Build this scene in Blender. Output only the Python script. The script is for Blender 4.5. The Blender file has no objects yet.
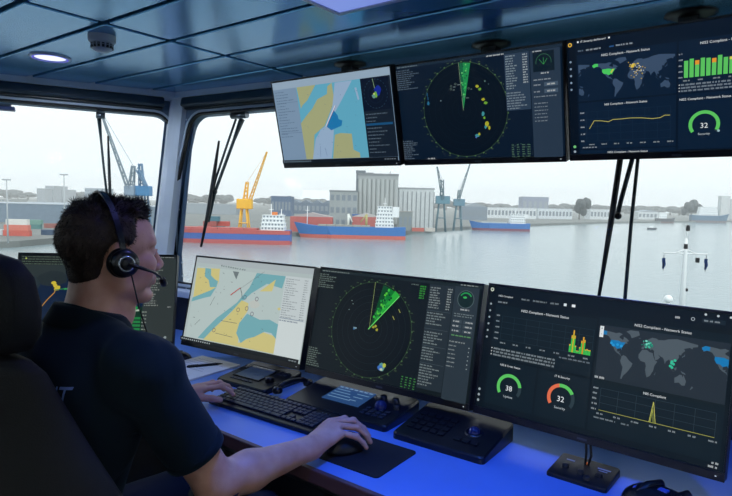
import bpy, bmesh, math, random
import numpy as np
from mathutils import Vector, Matrix, noise
PI = math.pi
R = math.radians
C = bpy.context.scene.collection
sc = bpy.context.scene
random.seed(7)

# ------------------------------------------------------------------ camera
CZ = 1.44
YAW, PITCH, ROLL, FPX = R(37.5), R(4.43), R(1.4), 581.0
fwd0 = Vector((-math.sin(YAW), math.cos(YAW), 0))
rgt0 = Vector((math.cos(YAW), math.sin(YAW), 0))
fwd = fwd0 * math.cos(PITCH) + Vector((0, 0, -math.sin(PITCH)))
up0 = rgt0.cross(fwd)
rgt = rgt0 * math.cos(ROLL) + up0 * math.sin(ROLL)
upv = -rgt0 * math.sin(ROLL) + up0 * math.cos(ROLL)
cam_d = bpy.data.cameras.new('camera')
cam = bpy.data.objects.new('camera', cam_d)
C.objects.link(cam)
m3 = Matrix((rgt, upv, -fwd)).transposed()
cam.matrix_world = Matrix.Translation((0, 0, CZ)) @ m3.to_4x4()
cam_d.sensor_width = 36.0
cam_d.lens = 36.0 * FPX / 732.0
cam_d.clip_start = 0.02
cam_d.clip_end = 6000
sc.camera = cam

# ------------------------------------------------------------------ world, sun, exposure
sc.view_settings.view_transform = 'Standard'
sc.view_settings.look = 'None'
sc.view_settings.exposure = 0.0
sc.view_settings.gamma = 1.0
sc.view_settings.use_curve_mapping = False
world = bpy.data.worlds.new('overcast_sky')
sc.world = world
world.use_nodes = True
wn, wl = world.node_tree.nodes, world.node_tree.links
bg = wn['Background']
tc = wn.new('ShaderNodeTexCoord')
sep = wn.new('ShaderNodeSeparateXYZ')
wl.new(tc.outputs['Generated'], sep.inputs[0])
ramp = wn.new('ShaderNodeValToRGB')
ramp.color_ramp.elements[0].position = 0.0
ramp.color_ramp.elements[0].color = (0.80, 0.86, 0.90, 1)
ramp.color_ramp.elements[1].position = 0.22
ramp.color_ramp.elements[1].color = (0.90, 0.955, 0.98, 1)
e2 = ramp.color_ramp.elements.new(1.0)
e2.color = (0.95, 0.98, 1.0, 1)
wnz = wn.new('ShaderNodeTexNoise')
wnz.inputs['Scale'].default_value = 2.2
wnz.inputs['Detail'].default_value = 4
wmap = wn.new('ShaderNodeMapping')
wmap.inputs['Scale'].default_value = (1, 1, 4)
wl.new(tc.outputs['Generated'], wmap.inputs[0])
wl.new(wmap.outputs[0], wnz.inputs['Vector'])
wmx = wn.new('ShaderNodeMixRGB')
wmx.blend_type = 'MULTIPLY'
wmx.inputs[0].default_value = 0.12
wl.new(sep.outputs['Z'], ramp.inputs[0])
wl.new(ramp.outputs[0], wmx.inputs[1])
wl.new(wnz.outputs['Fac'], wmx.inputs[2])
wl.new(wmx.outputs[0], bg.inputs['Color'])
bg.inputs['Strength'].default_value = 1.35

sun_d = bpy.data.lights.new('hazy_sun', 'SUN')
sun_d.energy = 1.6
sun_d.angle = R(40)
sun_d.color = (1.0, 0.97, 0.93)
sun = bpy.data.objects.new('hazy_sun', sun_d)
C.objects.link(sun)
sun.rotation_euler = (R(50), 0, R(60))

def spot(loc, aim, energy, color, size=100, blend=0.8, rad=0.06):
    d = bpy.data.lights.new('ceiling_spot_beam', 'SPOT')
    d.energy = energy
    d.color = color
    d.spot_size = R(size)
    d.spot_blend = blend
    d.shadow_soft_size = rad
    o = bpy.data.objects.new('ceiling_spot_beam', d)
    C.objects.link(o)
    o.location = loc
    o.rotation_euler = (Vector(aim) - Vector(loc)).to_track_quat('-Z', 'Y').to_euler()
    return o
BLUE = (0.035, 0.16, 1.0)
spot((-0.64, 0.84, 1.985), (-0.5, 1.15, 0.8), 60, BLUE, 100)
spot((-1.08, 1.22, 1.985), (-1.3, 1.25, 0.8), 10, (0.12, 0.26, 1.0), 95)
spot((0.30, 0.95, 1.985), (0.1, 1.2, 0.8), 36, BLUE, 90)  # blue spot from an unseen source, added for the right end of the desk
spot((-2.47, 1.12, 1.985), (-1.95, 1.3, 0.8), 15, (0.10, 0.24, 1.0), 90)
spot((-0.85, 1.0, 1.985), (-1.2, 0.66, 1.4), 9, (0.22, 0.2, 1.0), 60)
spot((-0.10, 0.10, 1.985), (-0.90, 1.0, 0.8), 8, (1.0, 0.92, 0.86), 58)  # added neutral fill for the forearm, from an unseen source
spot((-2.50, 1.12, 1.985), (-2.6, 1.25, 0.8), 16, (0.72, 0.84, 1.0), 165, 0.3)

# ------------------------------------------------------------------ colour and materials
def lin(c):
    r = []
    for v in c[:3]:
        v = v / 255.0
        r.append(v / 12.92 if v <= 0.04045 else ((v + 0.055) / 1.055) ** 2.4)
    return (r[0], r[1], r[2], 1.0)

MATS = {}
def mat(name, rgb, rough=0.5, metal=0.0, var=0.08, scale=12.0, bump=0.0, spec=0.5, coat=0.0):
    if name in MATS:
        return MATS[name]
    m = bpy.data.materials.new(name)
    m.use_nodes = True
    n, l = m.node_tree.nodes, m.node_tree.links
    b = n['Principled BSDF']
    c = lin(rgb)
    t = n.new('ShaderNodeTexCoord')
    z = n.new('ShaderNodeTexNoise')
    z.inputs['Scale'].default_value = scale
    z.inputs['Detail'].default_value = 5
    l.new(t.outputs['Object'], z.inputs['Vector'])
    rp = n.new('ShaderNodeValToRGB')
    rp.color_ramp.elements[0].position = 0.3
    rp.color_ramp.elements[1].position = 0.7
    rp.color_ramp.elements[0].color = tuple(v * (1 - var) for v in c[:3]) + (1,)
    rp.color_ramp.elements[1].color = tuple(min(1, v * (1 + var)) for v in c[:3]) + (1,)
    l.new(z.outputs['Fac'], rp.inputs[0])
    l.new(rp.outputs[0], b.inputs['Base Color'])
    b.inputs['Roughness'].default_value = rough
    b.inputs['Metallic'].default_value = metal
    b.inputs['Specular IOR Level'].default_value = spec
    b.inputs['Coat Weight'].default_value = coat
    if bump:
        bp = n.new('ShaderNodeBump')
        bp.inputs['Strength'].default_value = bump
        bp.inputs['Distance'].default_value = 0.002
        z2 = n.new('ShaderNodeTexNoise')
        z2.inputs['Scale'].default_value = scale * 30
        l.new(t.outputs['Object'], z2.inputs['Vector'])
        l.new(z2.outputs['Fac'], bp.inputs['Height'])
        l.new(bp.outputs[0], b.inputs['Normal'])
    MATS[name] = m
    return m

def glow(rgb, strength=1.0):
    key = 'screen_%02x%02x%02x_%d' % (int(rgb[0]), int(rgb[1]), int(rgb[2]), int(strength * 100))
    if key in MATS:
        return MATS[key]
    m = bpy.data.materials.new(key)
    m.use_nodes = True
    b = m.node_tree.nodes['Principled BSDF']
    b.inputs['Base Color'].default_value = (0.004, 0.004, 0.005, 1)
    b.inputs['Roughness'].default_value = 0.32
    b.inputs['Specular IOR Level'].default_value = 0.16
    b.inputs['Emission Color'].default_value = lin(rgb)
    b.inputs['Emission Strength'].default_value = strength
    MATS[key] = m
    return m

# ------------------------------------------------------------------ object helpers
def obj(name, bm, m, parent=None, smooth=False, mats=None):
    me = bpy.data.meshes.new(name)
    if isinstance(bm, bmesh.types.BMesh):
        bm.normal_update()
        bm.to_mesh(me)
        bm.free()
    else:
        me.from_pydata(*bm)
    for x in (mats or [m]):
        me.materials.append(x)
    if smooth:
        for p in me.polygons:
            p.use_smooth = True
    o = bpy.data.objects.new(name, me)
    C.objects.link(o)
    if parent is not None:
        o.parent = parent
    return o

def tag(o, label=None, cat=None, group=None, kind=None):
    if label: o['label'] = label
    if cat: o['category'] = cat
    if group: o['group'] = group
    if kind: o['kind'] = kind
    return o

def thing(name, label, cat, loc=(0, 0, 0), rotz=0.0, group=None):
    o = bpy.data.objects.new(name, None)
    o.empty_display_size = 0.05
    C.objects.link(o)
    o.location = loc
    o.rotation_euler = (0, 0, rotz)
    return tag(o, label, cat, group)

def copy_tree(o, parent=None):
    c = o.copy()
    C.objects.link(c)
    c.parent = parent
    for ch in list(o.children):
        copy_tree(ch, c)
    return c

def struct(name, bm, m, parent=None, smooth=False):
    o = obj(name, bm, m, parent, smooth)
    o['kind'] = 'structure'
    return o

def B():
    return bmesh.new()

def bx(bm, x0, x1, y0, y1, z0, z1, mtx=None, bev=0.0, seg=2, mi=0):
    n0 = len(bm.faces)
    t = bmesh.new()
    bmesh.ops.create_cube(t, size=1.0)
    for v in t.verts:
        v.co = Vector(((x0 + x1) / 2 + v.co.x * (x1 - x0), (y0 + y1) / 2 + v.co.y * (y1 - y0), (z0 + z1) / 2 + v.co.z * (z1 - z0)))
    if bev > 0:
        bmesh.ops.bevel(t, geom=list(t.edges), offset=bev, segments=seg, profile=0.6, affect='EDGES')
    if mtx is not None:
        bmesh.ops.transform(t, matrix=mtx, verts=t.verts)
    join(bm, t, mi)
    return bm

def join(bm, t, mi=0):
    vm = {}
    t.verts.ensure_lookup_table()
    for v in t.verts:
        vm[v] = bm.verts.new(v.co)
    for f in t.faces:
        try:
            nf = bm.faces.new([vm[v] for v in f.verts])
            nf.material_index = mi
            nf.smooth = f.smooth
        except ValueError:
            pass
    t.free()

def tube(bm, pts, r, n=8, cap=True, mi=0):
    pts = [Vector(p) for p in pts]
    rr = r if isinstance(r, (list, tuple)) else [r] * len(pts)
    rings = []
    ref = None
    for i, p in enumerate(pts):
        if i == 0: d = pts[1] - p
        elif i == len(pts) - 1: d = p - pts[i - 1]
        else: d = (pts[i + 1] - pts[i - 1])
        d.normalize()
        if ref is None:
            ref = Vector((0, 0, 1)) if abs(d.z) < 0.9 else Vector((1, 0, 0))
        a = d.cross(ref)
        if a.length < 1e-5: a = d.cross(Vector((0.3, 1, 0.2)))
        a.normalize()
        b = a.cross(d); b.normalize()
        ref = b
        rings.append([bm.verts.new(p + (a * math.cos(2 * PI * k / n) + b * math.sin(2 * PI * k / n)) * rr[i]) for k in range(n)])
    for i in range(len(rings) - 1):
        for k in range(n):
            f = bm.faces.new([rings[i][k], rings[i][(k + 1) % n], rings[i + 1][(k + 1) % n], rings[i + 1][k]])
            f.smooth = n > 5
            f.material_index = mi
    if cap:
        bm.faces.new(rings[0][::-1]).material_index = mi
        bm.faces.new(rings[-1]).material_index = mi
    return bm

def lathe(bm, prof, n=24, mtx=None, mi=0):
    """prof: list of (r, z)."""
    rings = []
    M = mtx or Matrix.Identity(4)
    for r, z in prof:
        if r < 1e-6:
            rings.append([bm.verts.new(M @ Vector((0, 0, z)))])
        else:
            rings.append([bm.verts.new(M @ Vector((r * math.cos(2 * PI * k / n), r * math.sin(2 * PI * k / n), z))) for k in range(n)])
    for i in range(len(rings) - 1):
        a, b = rings[i], rings[i + 1]
        for k in range(n):
            k2 = (k + 1) % n
            if len(a) == 1 and len(b) == 1: continue
            if len(a) == 1: vs = [a[0], b[k], b[k2]]
            elif len(b) == 1: vs = [a[k], a[k2], b[0]]
            else: vs = [a[k], a[k2], b[k2], b[k]]
            f = bm.faces.new(vs)
            f.smooth = True
            f.material_index = mi
    return bm

def prism(bm, poly, z0, z1, mtx=None, mi=0):
    M = mtx or Matrix.Identity(4)
    a = [bm.verts.new(M @ Vector((p[0], p[1], z0))) for p in poly]
    b = [bm.verts.new(M @ Vector((p[0], p[1], z1))) for p in poly]
    n = len(poly)
    fs = [bm.faces.new(a[::-1]), bm.faces.new(b)]
    for i in range(n):
        fs.append(bm.faces.new([a[i], a[(i + 1) % n], b[(i + 1) % n], b[i]]))
    for f in fs: f.material_index = mi
    return bm

def rrect(w, h, r, n=5, cx=0, cy=0):
    pts = []
    for sx, sy, a0 in ((1, 1, 0), (-1, 1, 90), (-1, -1, 180), (1, -1, 270)):
        for k in range(n + 1):
            a = R(a0 + 90 * k / n)
            pts.append((cx + sx * (w / 2 - r) + r * math.cos(a), cy + sy * (h / 2 - r) + r * math.sin(a)))
    return pts

def recalc(bm):
    bmesh.ops.recalc_face_normals(bm, faces=bm.faces)
    return bm

# ------------------------------------------------------------------ room shell
LEAN = math.tan(R(15))
CEIL = 2.0
SILL = 1.00
corner = Vector((-2.763, 1.913, CEIL))
dF = Vector((0.995, 0.098, 0)).normalized()       # along the front wall, to the right
dL = Vector((-0.42, -0.908, 0)).normalized()      # along the left wall, towards the back
nF = Vector((-dF.y, dF.x, 0))                     # outward normals
nL = Vector((dL.y, -dL.x, 0))
def wall_frame(d, n):
    """columns: along, down the leaning face, outward"""
    down = (Vector((0, 0, -1)) - n * LEAN)
    L = down.length
    down.normalize()
    out = d.cross(down)
    if out.dot(n) < 0: out = -out
    M = Matrix((d, down, out)).transposed().to_4x4()
    M.translation = corner
    return M, L
MF, SL = wall_frame(dF, nF)
ML, _ = wall_frame(dL, nL)
face_len = (CEIL - SILL) * SL

grey_paint = mat('grey_window_paint', (176, 190, 204), 0.45, 0, 0.05, 8)
pale_paint = mat('pale_grey_paint', (206, 216, 228), 0.4, 0, 0.05, 8)
dark_frame = mat('dark_blue_grey_frame', (92, 112, 136), 0.4, 0, 0.08, 10)
blind_m = mat('black_blind_box', (36, 52, 66), 0.5)
gasket = mat('black_rubber', (14, 16, 19), 0.6)
wall_m = mat('dark_blue_wall_panel', (22, 32, 52), 0.5)
m_black = mat('matte_black_plastic', (15, 16, 19), 0.42, 0, 0.1, 30)
m_black2 = mat('satin_black_plastic', (20, 22, 27), 0.32, 0, 0.1, 30)
m_steel = mat('brushed_steel', (120, 126, 132), 0.35, 0.9)

def frame_hole(bm, x0, x1, y0, y1, hx0, hx1, hy0, hy1, r, z0, z1, M):
    """rectangular plate with a rounded rectangular hole, extruded from z0 to z1 in the frame M"""
    inner = rrect(hx1 - hx0, hy1 - hy0, r, 6, (hx0 + hx1) / 2, (hy0 + hy1) / 2)
    cx, cy = (hx0 + hx1) / 2, (hy0 + hy1) / 2
    outer = []
    n6 = 7
    corners = [(x1, y1), (x0, y1), (x0, y0), (x1, y0)]
    for q in range(4):
        c = corners[q]
        for k in range(n6):
            ix, iy = inner[q * n6 + k]
            t = k / (n6 - 1)
            ex = (c[0], iy) if abs(c[0] - ix) < 1e9 else c
            if q in (0, 2):
                a, b = (c[0], iy), (ix, c[1])
            else:
                a, b = (ix, c[1]), (c[0], iy)
            if k == 0: outer.append(a)
            elif k == n6 - 1: outer.append(b)
            else: outer.append((a[0] + (c[0] - a[0]) * min(1, 2 * t), a[1] + (c[1] - a[1]) * min(1, 2 * t)) if t <= 0.5 else (c[0] + (b[0] - c[0]) * (2 * t - 1), c[1] + (b[1] - c[1]) * (2 * t - 1)))
    N = len(inner)
    vi0 = [bm.verts.new(M @ Vector((p[0], p[1], z0))) for p in inner]
    vi1 = [bm.verts.new(M @ Vector((p[0], p[1], z1))) for p in inner]
    vo0 = [bm.verts.new(M @ Vector((p[0], p[1], z0))) for p in outer]
    vo1 = [bm.verts.new(M @ Vector((p[0], p[1], z1))) for p in outer]
    for i in range(N):
        j = (i + 1) % N
        bm.faces.new([vi0[i], vi0[j], vo0[j], vo0[i]])
        bm.faces.new([vi1[j], vi1[i], vo1[i], vo1[j]])
        bm.faces.new([vi0[j], vi0[i], vi1[i], vi1[j]])
        bm.faces.new([vo0[i], vo0[j], vo1[j], vo1[i]])
    recalc(bm)
    return bm

def ring_strip(bm, hx0, hx1, hy0, hy1, r, w, z0, z1, M):
    a = rrect(hx1 - hx0, hy1 - hy0, r, 6, (hx0 + hx1) / 2, (hy0 + hy1) / 2)
    b = rrect(hx1 - hx0 - 2 * w, hy1 - hy0 - 2 * w, max(r - w, 0.005), 6, (hx0 + hx1) / 2, (hy0 + hy1) / 2)
    N = len(a)
    V = [[bm.verts.new(M @ Vector((p[0], p[1], z))) for p in L] for L in (a, b) for z in (z0, z1)]
    for i in range(N):
        j = (i + 1) % N
        bm.faces.new([V[0][i], V[0][j], V[2][j], V[2][i]])
        bm.faces.new([V[1][i], V[1][j], V[3][j], V[3][i]])
        bm.faces.new([V[2][i], V[2][j], V[3][j], V[3][i]])
        bm.faces.new([V[0][i], V[0][j], V[1][j], V[1][i]])
    recalc(bm)
    return bm

glass = bpy.data.materials.new('window_glass')
glass.use_nodes = True
gn, gl = glass.node_tree.nodes, glass.node_tree.links
gn.remove(gn['Principled BSDF'])
g_t = gn.new('ShaderNodeBsdfTransparent')
g_t.inputs[0].default_value = (0.965, 0.985, 0.985, 1)
g_g = gn.new('ShaderNodeBsdfGlossy')
g_g.inputs['Roughness'].default_value = 0.02
g_f = gn.new('ShaderNodeFresnel')
g_f.inputs[0].default_value = 1.05
g_m = gn.new('ShaderNodeMixShader')
gl.new(g_f.outputs[0], g_m.inputs[0])
gl.new(g_t.outputs[0], g_m.inputs[1])
gl.new(g_g.outputs[0], g_m.inputs[2])
gl.new(g_m.outputs[0], gn['Material Output'].inputs['Surface'])

def window_wall(side, M, bays, nwin):
    """bays: list of (x0, x1, hx0, hx1) along the wall; leaning face from the ceiling to the sill"""
    hy0, hy1 = 0.120, face_len - 0.03
    out = []
    for i, (x0, x1, a, b) in enumerate(bays):
        w = struct('window_%d' % (nwin + i), frame_hole(B(), x0, x1, 0.0, face_len, a, b, hy0, hy1, 0.075, 0.0, 0.05, M), dark_frame)
        struct('window_gasket', ring_strip(B(), a - 0.004, b + 0.004, hy0 - 0.004, hy1 + 0.004, 0.078, 0.010, -0.006, 0.012, M), gasket, w)
        # pale inner lining of the opening
        struct('window_lining', ring_strip(B(), a - 0.016, b + 0.016, hy0 - 0.016, hy1 + 0.016, 0.09, 0.012, -0.010, -0.001, M), grey_paint, w)
        g = B()
        bx(g, a - 0.01, b + 0.01, hy0 - 0.01, hy1 + 0.01, 0.022, 0.030, M)
        struct('window_pane', g, glass, w)
        s = B()
        k = a + 0.05
        pts = []
        while k < b:
            pts += [(k, hy0 - 0.03), (k, hy1 + 0.025)]
            k += 0.09
        k = hy0 + 0.03
        while k < hy1:
            pts += [(a - 0.03, k), (b + 0.03, k)]
            k += 0.07
        for px, py in pts:
            lathe(s, [(0.0, -0.006), (0.005, -0.005), (0.006, 0.0)], 8, M @ Matrix.Translation((px, py, 0.001)))
        struct('window_bolts', s, grey_paint, w)
        out.append(w)
    return out

LW = 4.0
window_wall('front', MF, [(0.03, 3.30, 0.128, 3.16), (3.30, 5.36, 3.42, 5.25)], 1)
window_wall('left', ML, [(0.03, 2.20, 0.062, 2.08), (2.20, 4.08, 2.32, 3.98)], 3)

# corner post
cp = B()
bis = (dF + dL).normalized()
def corner_pt(a, b, t):
    """a along front, b along left, t metres down the leaning face"""
    # intersection line of the two leaning faces
    sdir = None
    return None
# direction of the corner edge: down and shifted inwards so both faces contain it
A = Matrix(((nF.x, nF.y), (nL.x, nL.y)))
sh = A.inverted() @ Vector((-LEAN, -LEAN))
edge_dn = Vector((sh.x, sh.y, -1.0))
top = corner
bot = corner + edge_dn * (CEIL - SILL)
def quad_strip(bm, rows):
    vs = [[bm.verts.new(p) for p in r] for r in rows]
    for i in range(len(vs) - 1):
        for j in range(len(vs[0]) - 1):
            bm.faces.new([vs[i][j], vs[i][j + 1], vs[i + 1][j + 1], vs[i + 1][j]])
inw = (-(nF + nL)).normalized()
rows = []
for P in (top + Vector((0, 0, 0.02)), bot - Vector((0, 0, 0.02))):
    rows.append([P + dL * 0.045 + nL * 0.02, P + dL * 0.042 - nL * 0.022, P + dL * 0.025 - nL * 0.030 , P + dF * 0.030 - nF * 0.030, P + dF * 0.060 - nF * 0.022, P + dF * 0.064 + nF * 0.02])
quad_strip(cp, rows)
recalc(cp)
post = struct('trim_1', cp, pale_paint)
# fill behind the post so that no daylight leaks
fl = B()
rows = []
for P in (top + Vector((0, 0, 0.05)), bot - Vector((0, 0, 0.05))):
    rows.append([P + dL * 0.055 + nL * 0.03, P - (nF + nL) * 0.0 + nL * 0.05 + nF * 0.05, P + dF * 0.11 + nF * 0.03])
quad_strip(fl, rows)
struct('trim_2', recalc(fl), dark_frame)

# ceiling edge trim (pale) and dark blind boxes
def head_trim(name, M, L, x0):
    t = B()
    bx(t, x0, L, 0.0, 0.046, -0.055, 0.0, M, 0.004)
    struct(name, t, pale_paint)
head_trim('trim_3', MF, 5.36, -0.02)
head_trim('trim_4', ML, 4.08, -0.02)
def blind(M, L, label):
    t = thing('blind_box', label, 'blind')
    b = B(); bx(b, 0.09, L, 0.048, 0.096, -0.060, -0.001, M, 0.012, 3)
    obj('cassette', b, blind_m, t)
    b = B(); bx(b, 0.10, L - 0.01, 0.0965, 0.104, -0.034, -0.018, M, 0.003)
    obj('bottom_bar', b, m_black2, t)
blind(MF, 3.2, 'black roller blind box above the front window over the hanging screens')
blind(ML, 2.12, 'black roller blind box above the side window left of the corner post')

# lower walls below the sill
botF0 = bot.copy()
def low_wall(name, P0, d, n, L):
    M = Matrix((d, n, Vector((0, 0, 1)))).transposed().to_4x4()
    M.translation = Vector((P0.x, P0.y, 0))
    b = B(); bx(b, -0.02, L, 0.0, 0.08, 0.0, SILL - 0.02, M)
    struct(name, b, wall_m)
    b = B(); bx(b, -0.05, L, -0.055, 0.10, SILL - 0.028, SILL + 0.004, M, 0.006)
    return b
b = low_wall('wall_front', bot, dF, nF, 5.2)
struct('trim_5', b, pale_paint)
b = low_wall('wall_left', bot, dL, nL, 4.05)
struct('trim_6', b, pale_paint)
BACK = -1.75
RIGHT = 2.45
def plain_window_wall(name, P0, d, L, holes, nwin):
    """upright wall of length L from P0 along d, with window openings (a, b) between z 1.0 and 1.86"""
    n = Vector((-d.y, d.x, 0))
    M = Matrix((d, n, Vector((0, 0, 1)))).transposed().to_4x4()
    M.translation = P0
    b = B()
    bx(b, 0, L, -0.08, 0, 0, 1.0, M)
    bx(b, 0, L, -0.08, 0, 1.86, CEIL + 0.02, M)
    x = 0
    for a, c in holes + [(L, L)]:
        if a - x > 0.01: bx(b, x, a, -0.08, 0, 1.0, 1.86, M)
        x = c
    struct(name, b, wall_m)
    for i, (a, c) in enumerate(holes):
        w = struct('window_%d' % (nwin + i), ring_strip(B(), a, c, 1.0, 1.86, 0.05, 0.05, -0.02, 0.02, M @ Matrix.Rotation(R(90), 4, 'X')), dark_frame)
        g = B(); bx(g, a + 0.01, c - 0.01, -0.045, -0.038, 1.01, 1.85, M)
        struct('window_pane', g, glass, w)
plain_window_wall('wall_back', Vector((-4.7, BACK, 0)), Vector((1, 0, 0)), RIGHT + 4.8, [(0.4, 2.2), (2.4, 4.2), (4.4, 6.6)], 5)
plain_window_wall('wall_right', Vector((RIGHT, BACK, 0)), Vector((0, 1, 0)), 4.3, [(0.3, 2.0), (2.2, 3.9)], 8)
b = B(); prism(b, [(-4.75, BACK - 0.08), (RIGHT + 0.08, BACK - 0.08), (RIGHT + 0.08, 2.5), (-2.9, 2.0)], -0.06, 0.0)
struct('floor', b, mat('dark_vinyl_floor', (38, 42, 48), 0.5))

# ceiling: enamelled steel cassettes with open joints
cm = bpy.data.materials.new('blue_enamel_ceiling')
cm.use_nodes = True
n_, l_ = cm.node_tree.nodes, cm.node_tree.links
pb = n_['Principled BSDF']
pb.inputs['Base Color'].default_value = lin((98, 162, 208))
pb.inputs['Metallic'].default_value = 0.6
pb.inputs['Roughness'].default_value = 0.20
tz = n_.new('ShaderNodeTexNoise'); tz.inputs['Scale'].default_value = 1.6; tz.inputs['Detail'].default_value = 1
to = n_.new('ShaderNodeTexCoord')
l_.new(to.outputs['Object'], tz.inputs['Vector'])
bmp = n_.new('ShaderNodeBump'); bmp.inputs['Strength'].default_value = 0.25; bmp.inputs['Distance'].default_value = 0.02
l_.new(tz.outputs['Fac'], bmp.inputs['Height']); l_.new(bmp.outputs[0], pb.inputs['Normal'])
ceil_b = B()
us = [-7.1, -4.48, -1.865, 0.75, 3.4]
ns = [1.005 + 0.2465 * k for k in range(-12, 6)]
for i in range(len(us) - 1):
    for j in range(len(ns) - 1):
        bx(ceil_b, us[i] + 0.012, us[i + 1] - 0.012, ns[j] + 0.011, ns[j + 1] - 0.011, CEIL, CEIL + 0.02, None, 0.0035, 2)
for P, nn in ((corner, nF), (corner, nL), (Vector((0, BACK - 0.05, 0)), Vector((0, -1, 0))), (Vector((RIGHT + 0.05, 0, 0)), Vector((1, 0, 0)))):
    bmesh.ops.bisect_plane(ceil_b, geom=list(ceil_b.verts) + list(ceil_b.edges) + list(ceil_b.faces), plane_co=P + nn * 0.02, plane_no=nn, clear_outer=True)
struct('ceiling', ceil_b, cm)
b = B(); prism(b, [(-4.8, BACK - 0.08), (RIGHT + 0.08, BACK - 0.08), (RIGHT + 0.08, 2.6), (-2.88, 2.05)], CEIL + 0.021, CEIL + 0.06)
struct('trim_7', b, mat('black_ceiling_void', (4, 6, 14), 0.7))

# ceiling fittings
def downlight(x, y, label, col, strength):
    t = thing('ceiling_downlight', label, 'ceiling light', (x, y, CEIL))
    b = B(); lathe(b, [(0.056, -0.002), (0.060, -0.007), (0.074, -0.007), (0.078, -0.001), (0.078, 0.001)], 32)
    obj('trim_ring', b, mat('white_lamp_ring', (170, 178, 200), 0.3), t)
    b = B(); lathe(b, [(0.0, -0.0035), (0.057, -0.0035)], 32)
    obj('diffuser', b, glow(col, strength), t)
    b = B(); lathe(b, [(0.057, -0.0034), (0.062, -0.0074), (0.066, -0.0074)], 32)
    obj('light_ring', b, glow((96, 84, 240), 1.0), t)
downlight(0.30, 0.95, 'added unseen blue downlight in the ceiling over the right end of the desk', (120, 150, 255), 1.2)  # unseen fixture, added to house the blue desk spot
downlight(-0.10, 0.10, 'added unseen warm downlight in the ceiling over the aisle behind the desk', (255, 240, 225), 1.2)  # unseen fixture, added to house the arm fill spot
downlight(-2.50, 1.12, 'round recessed downlight glowing blue white beside the smoke detector', (205, 210, 255), 1.6)
t = thing('ceiling_panel_light', 'square blue-white panel light in the ceiling above the hanging screens', 'ceiling light', (-0.86, 1.05, CEIL))
b = B()
for s in ((-.29, .29, .275, .29), (-.29, .29, -.29, -.275), (-.29, -.275, -.275, .275), (.275, .29, -.275, .275)):
    bx(b, s[0], s[1], s[2], s[3], -0.012, 0.0, None, 0.002)
obj('frame', b, mat('white_lamp_ring', (170, 178, 200), 0.3), t)
b = B(); bx(b, -.275, .275, -.275, .275, -0.008, -0.002)
obj('diffuser', b, glow((120, 140, 215), 1.0), t)

t = thing('smoke_detector', 'round white smoke detector hanging from the ceiling beside the lit downlight', 'smoke detector', (-2.015, 1.079, CEIL))
dm = mat('detector_white', (165, 172, 182), 0.45)
b = B(); lathe(b, [(0.0, 0.0), (0.046, 0.0), (0.046, -0.018), (0.041, -0.024), (0.0, -0.024)], 32); obj('base', b, dm, t, True)
b = B(); lathe(b, [(0.035, -0.024), (0.038, -0.034), (0.032, -0.048), (0.018, -0.055), (0.0, -0.056)], 32); obj('sensor_head', b, dm, t, True)
b = B()
for k in range(16):
    a = 2 * PI * k / 16
    bx(b, 0.030, 0.0375, -0.004, 0.004, -0.044, -0.029, Matrix.Rotation(a, 4, 'Z'))
obj('vent_slots', b, m_black, t)

# ------------------------------------------------------------------ screens
SW, SH = 0.596, 0.335
def text_mesh(body, size, align='LEFT'):
    cu = bpy.data.curves.new('t', 'FONT')
    cu.body = body
    cu.size = size
    cu.align_x = align
    cu.align_y = 'CENTER'
    cu.resolution_u = 2
    o = bpy.data.objects.new('t', cu)
    C.objects.link(o)
    dg = bpy.context.evaluated_depsgraph_get()
    me = o.evaluated_get(dg).to_mesh()
    vs = [tuple(v.co) for v in me.vertices]
    fs = [tuple(p.vertices) for p in me.polygons]
    o.evaluated_get(dg).to_mesh_clear()
    bpy.data.objects.remove(o)
    bpy.data.curves.remove(cu)
    return vs, fs

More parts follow.
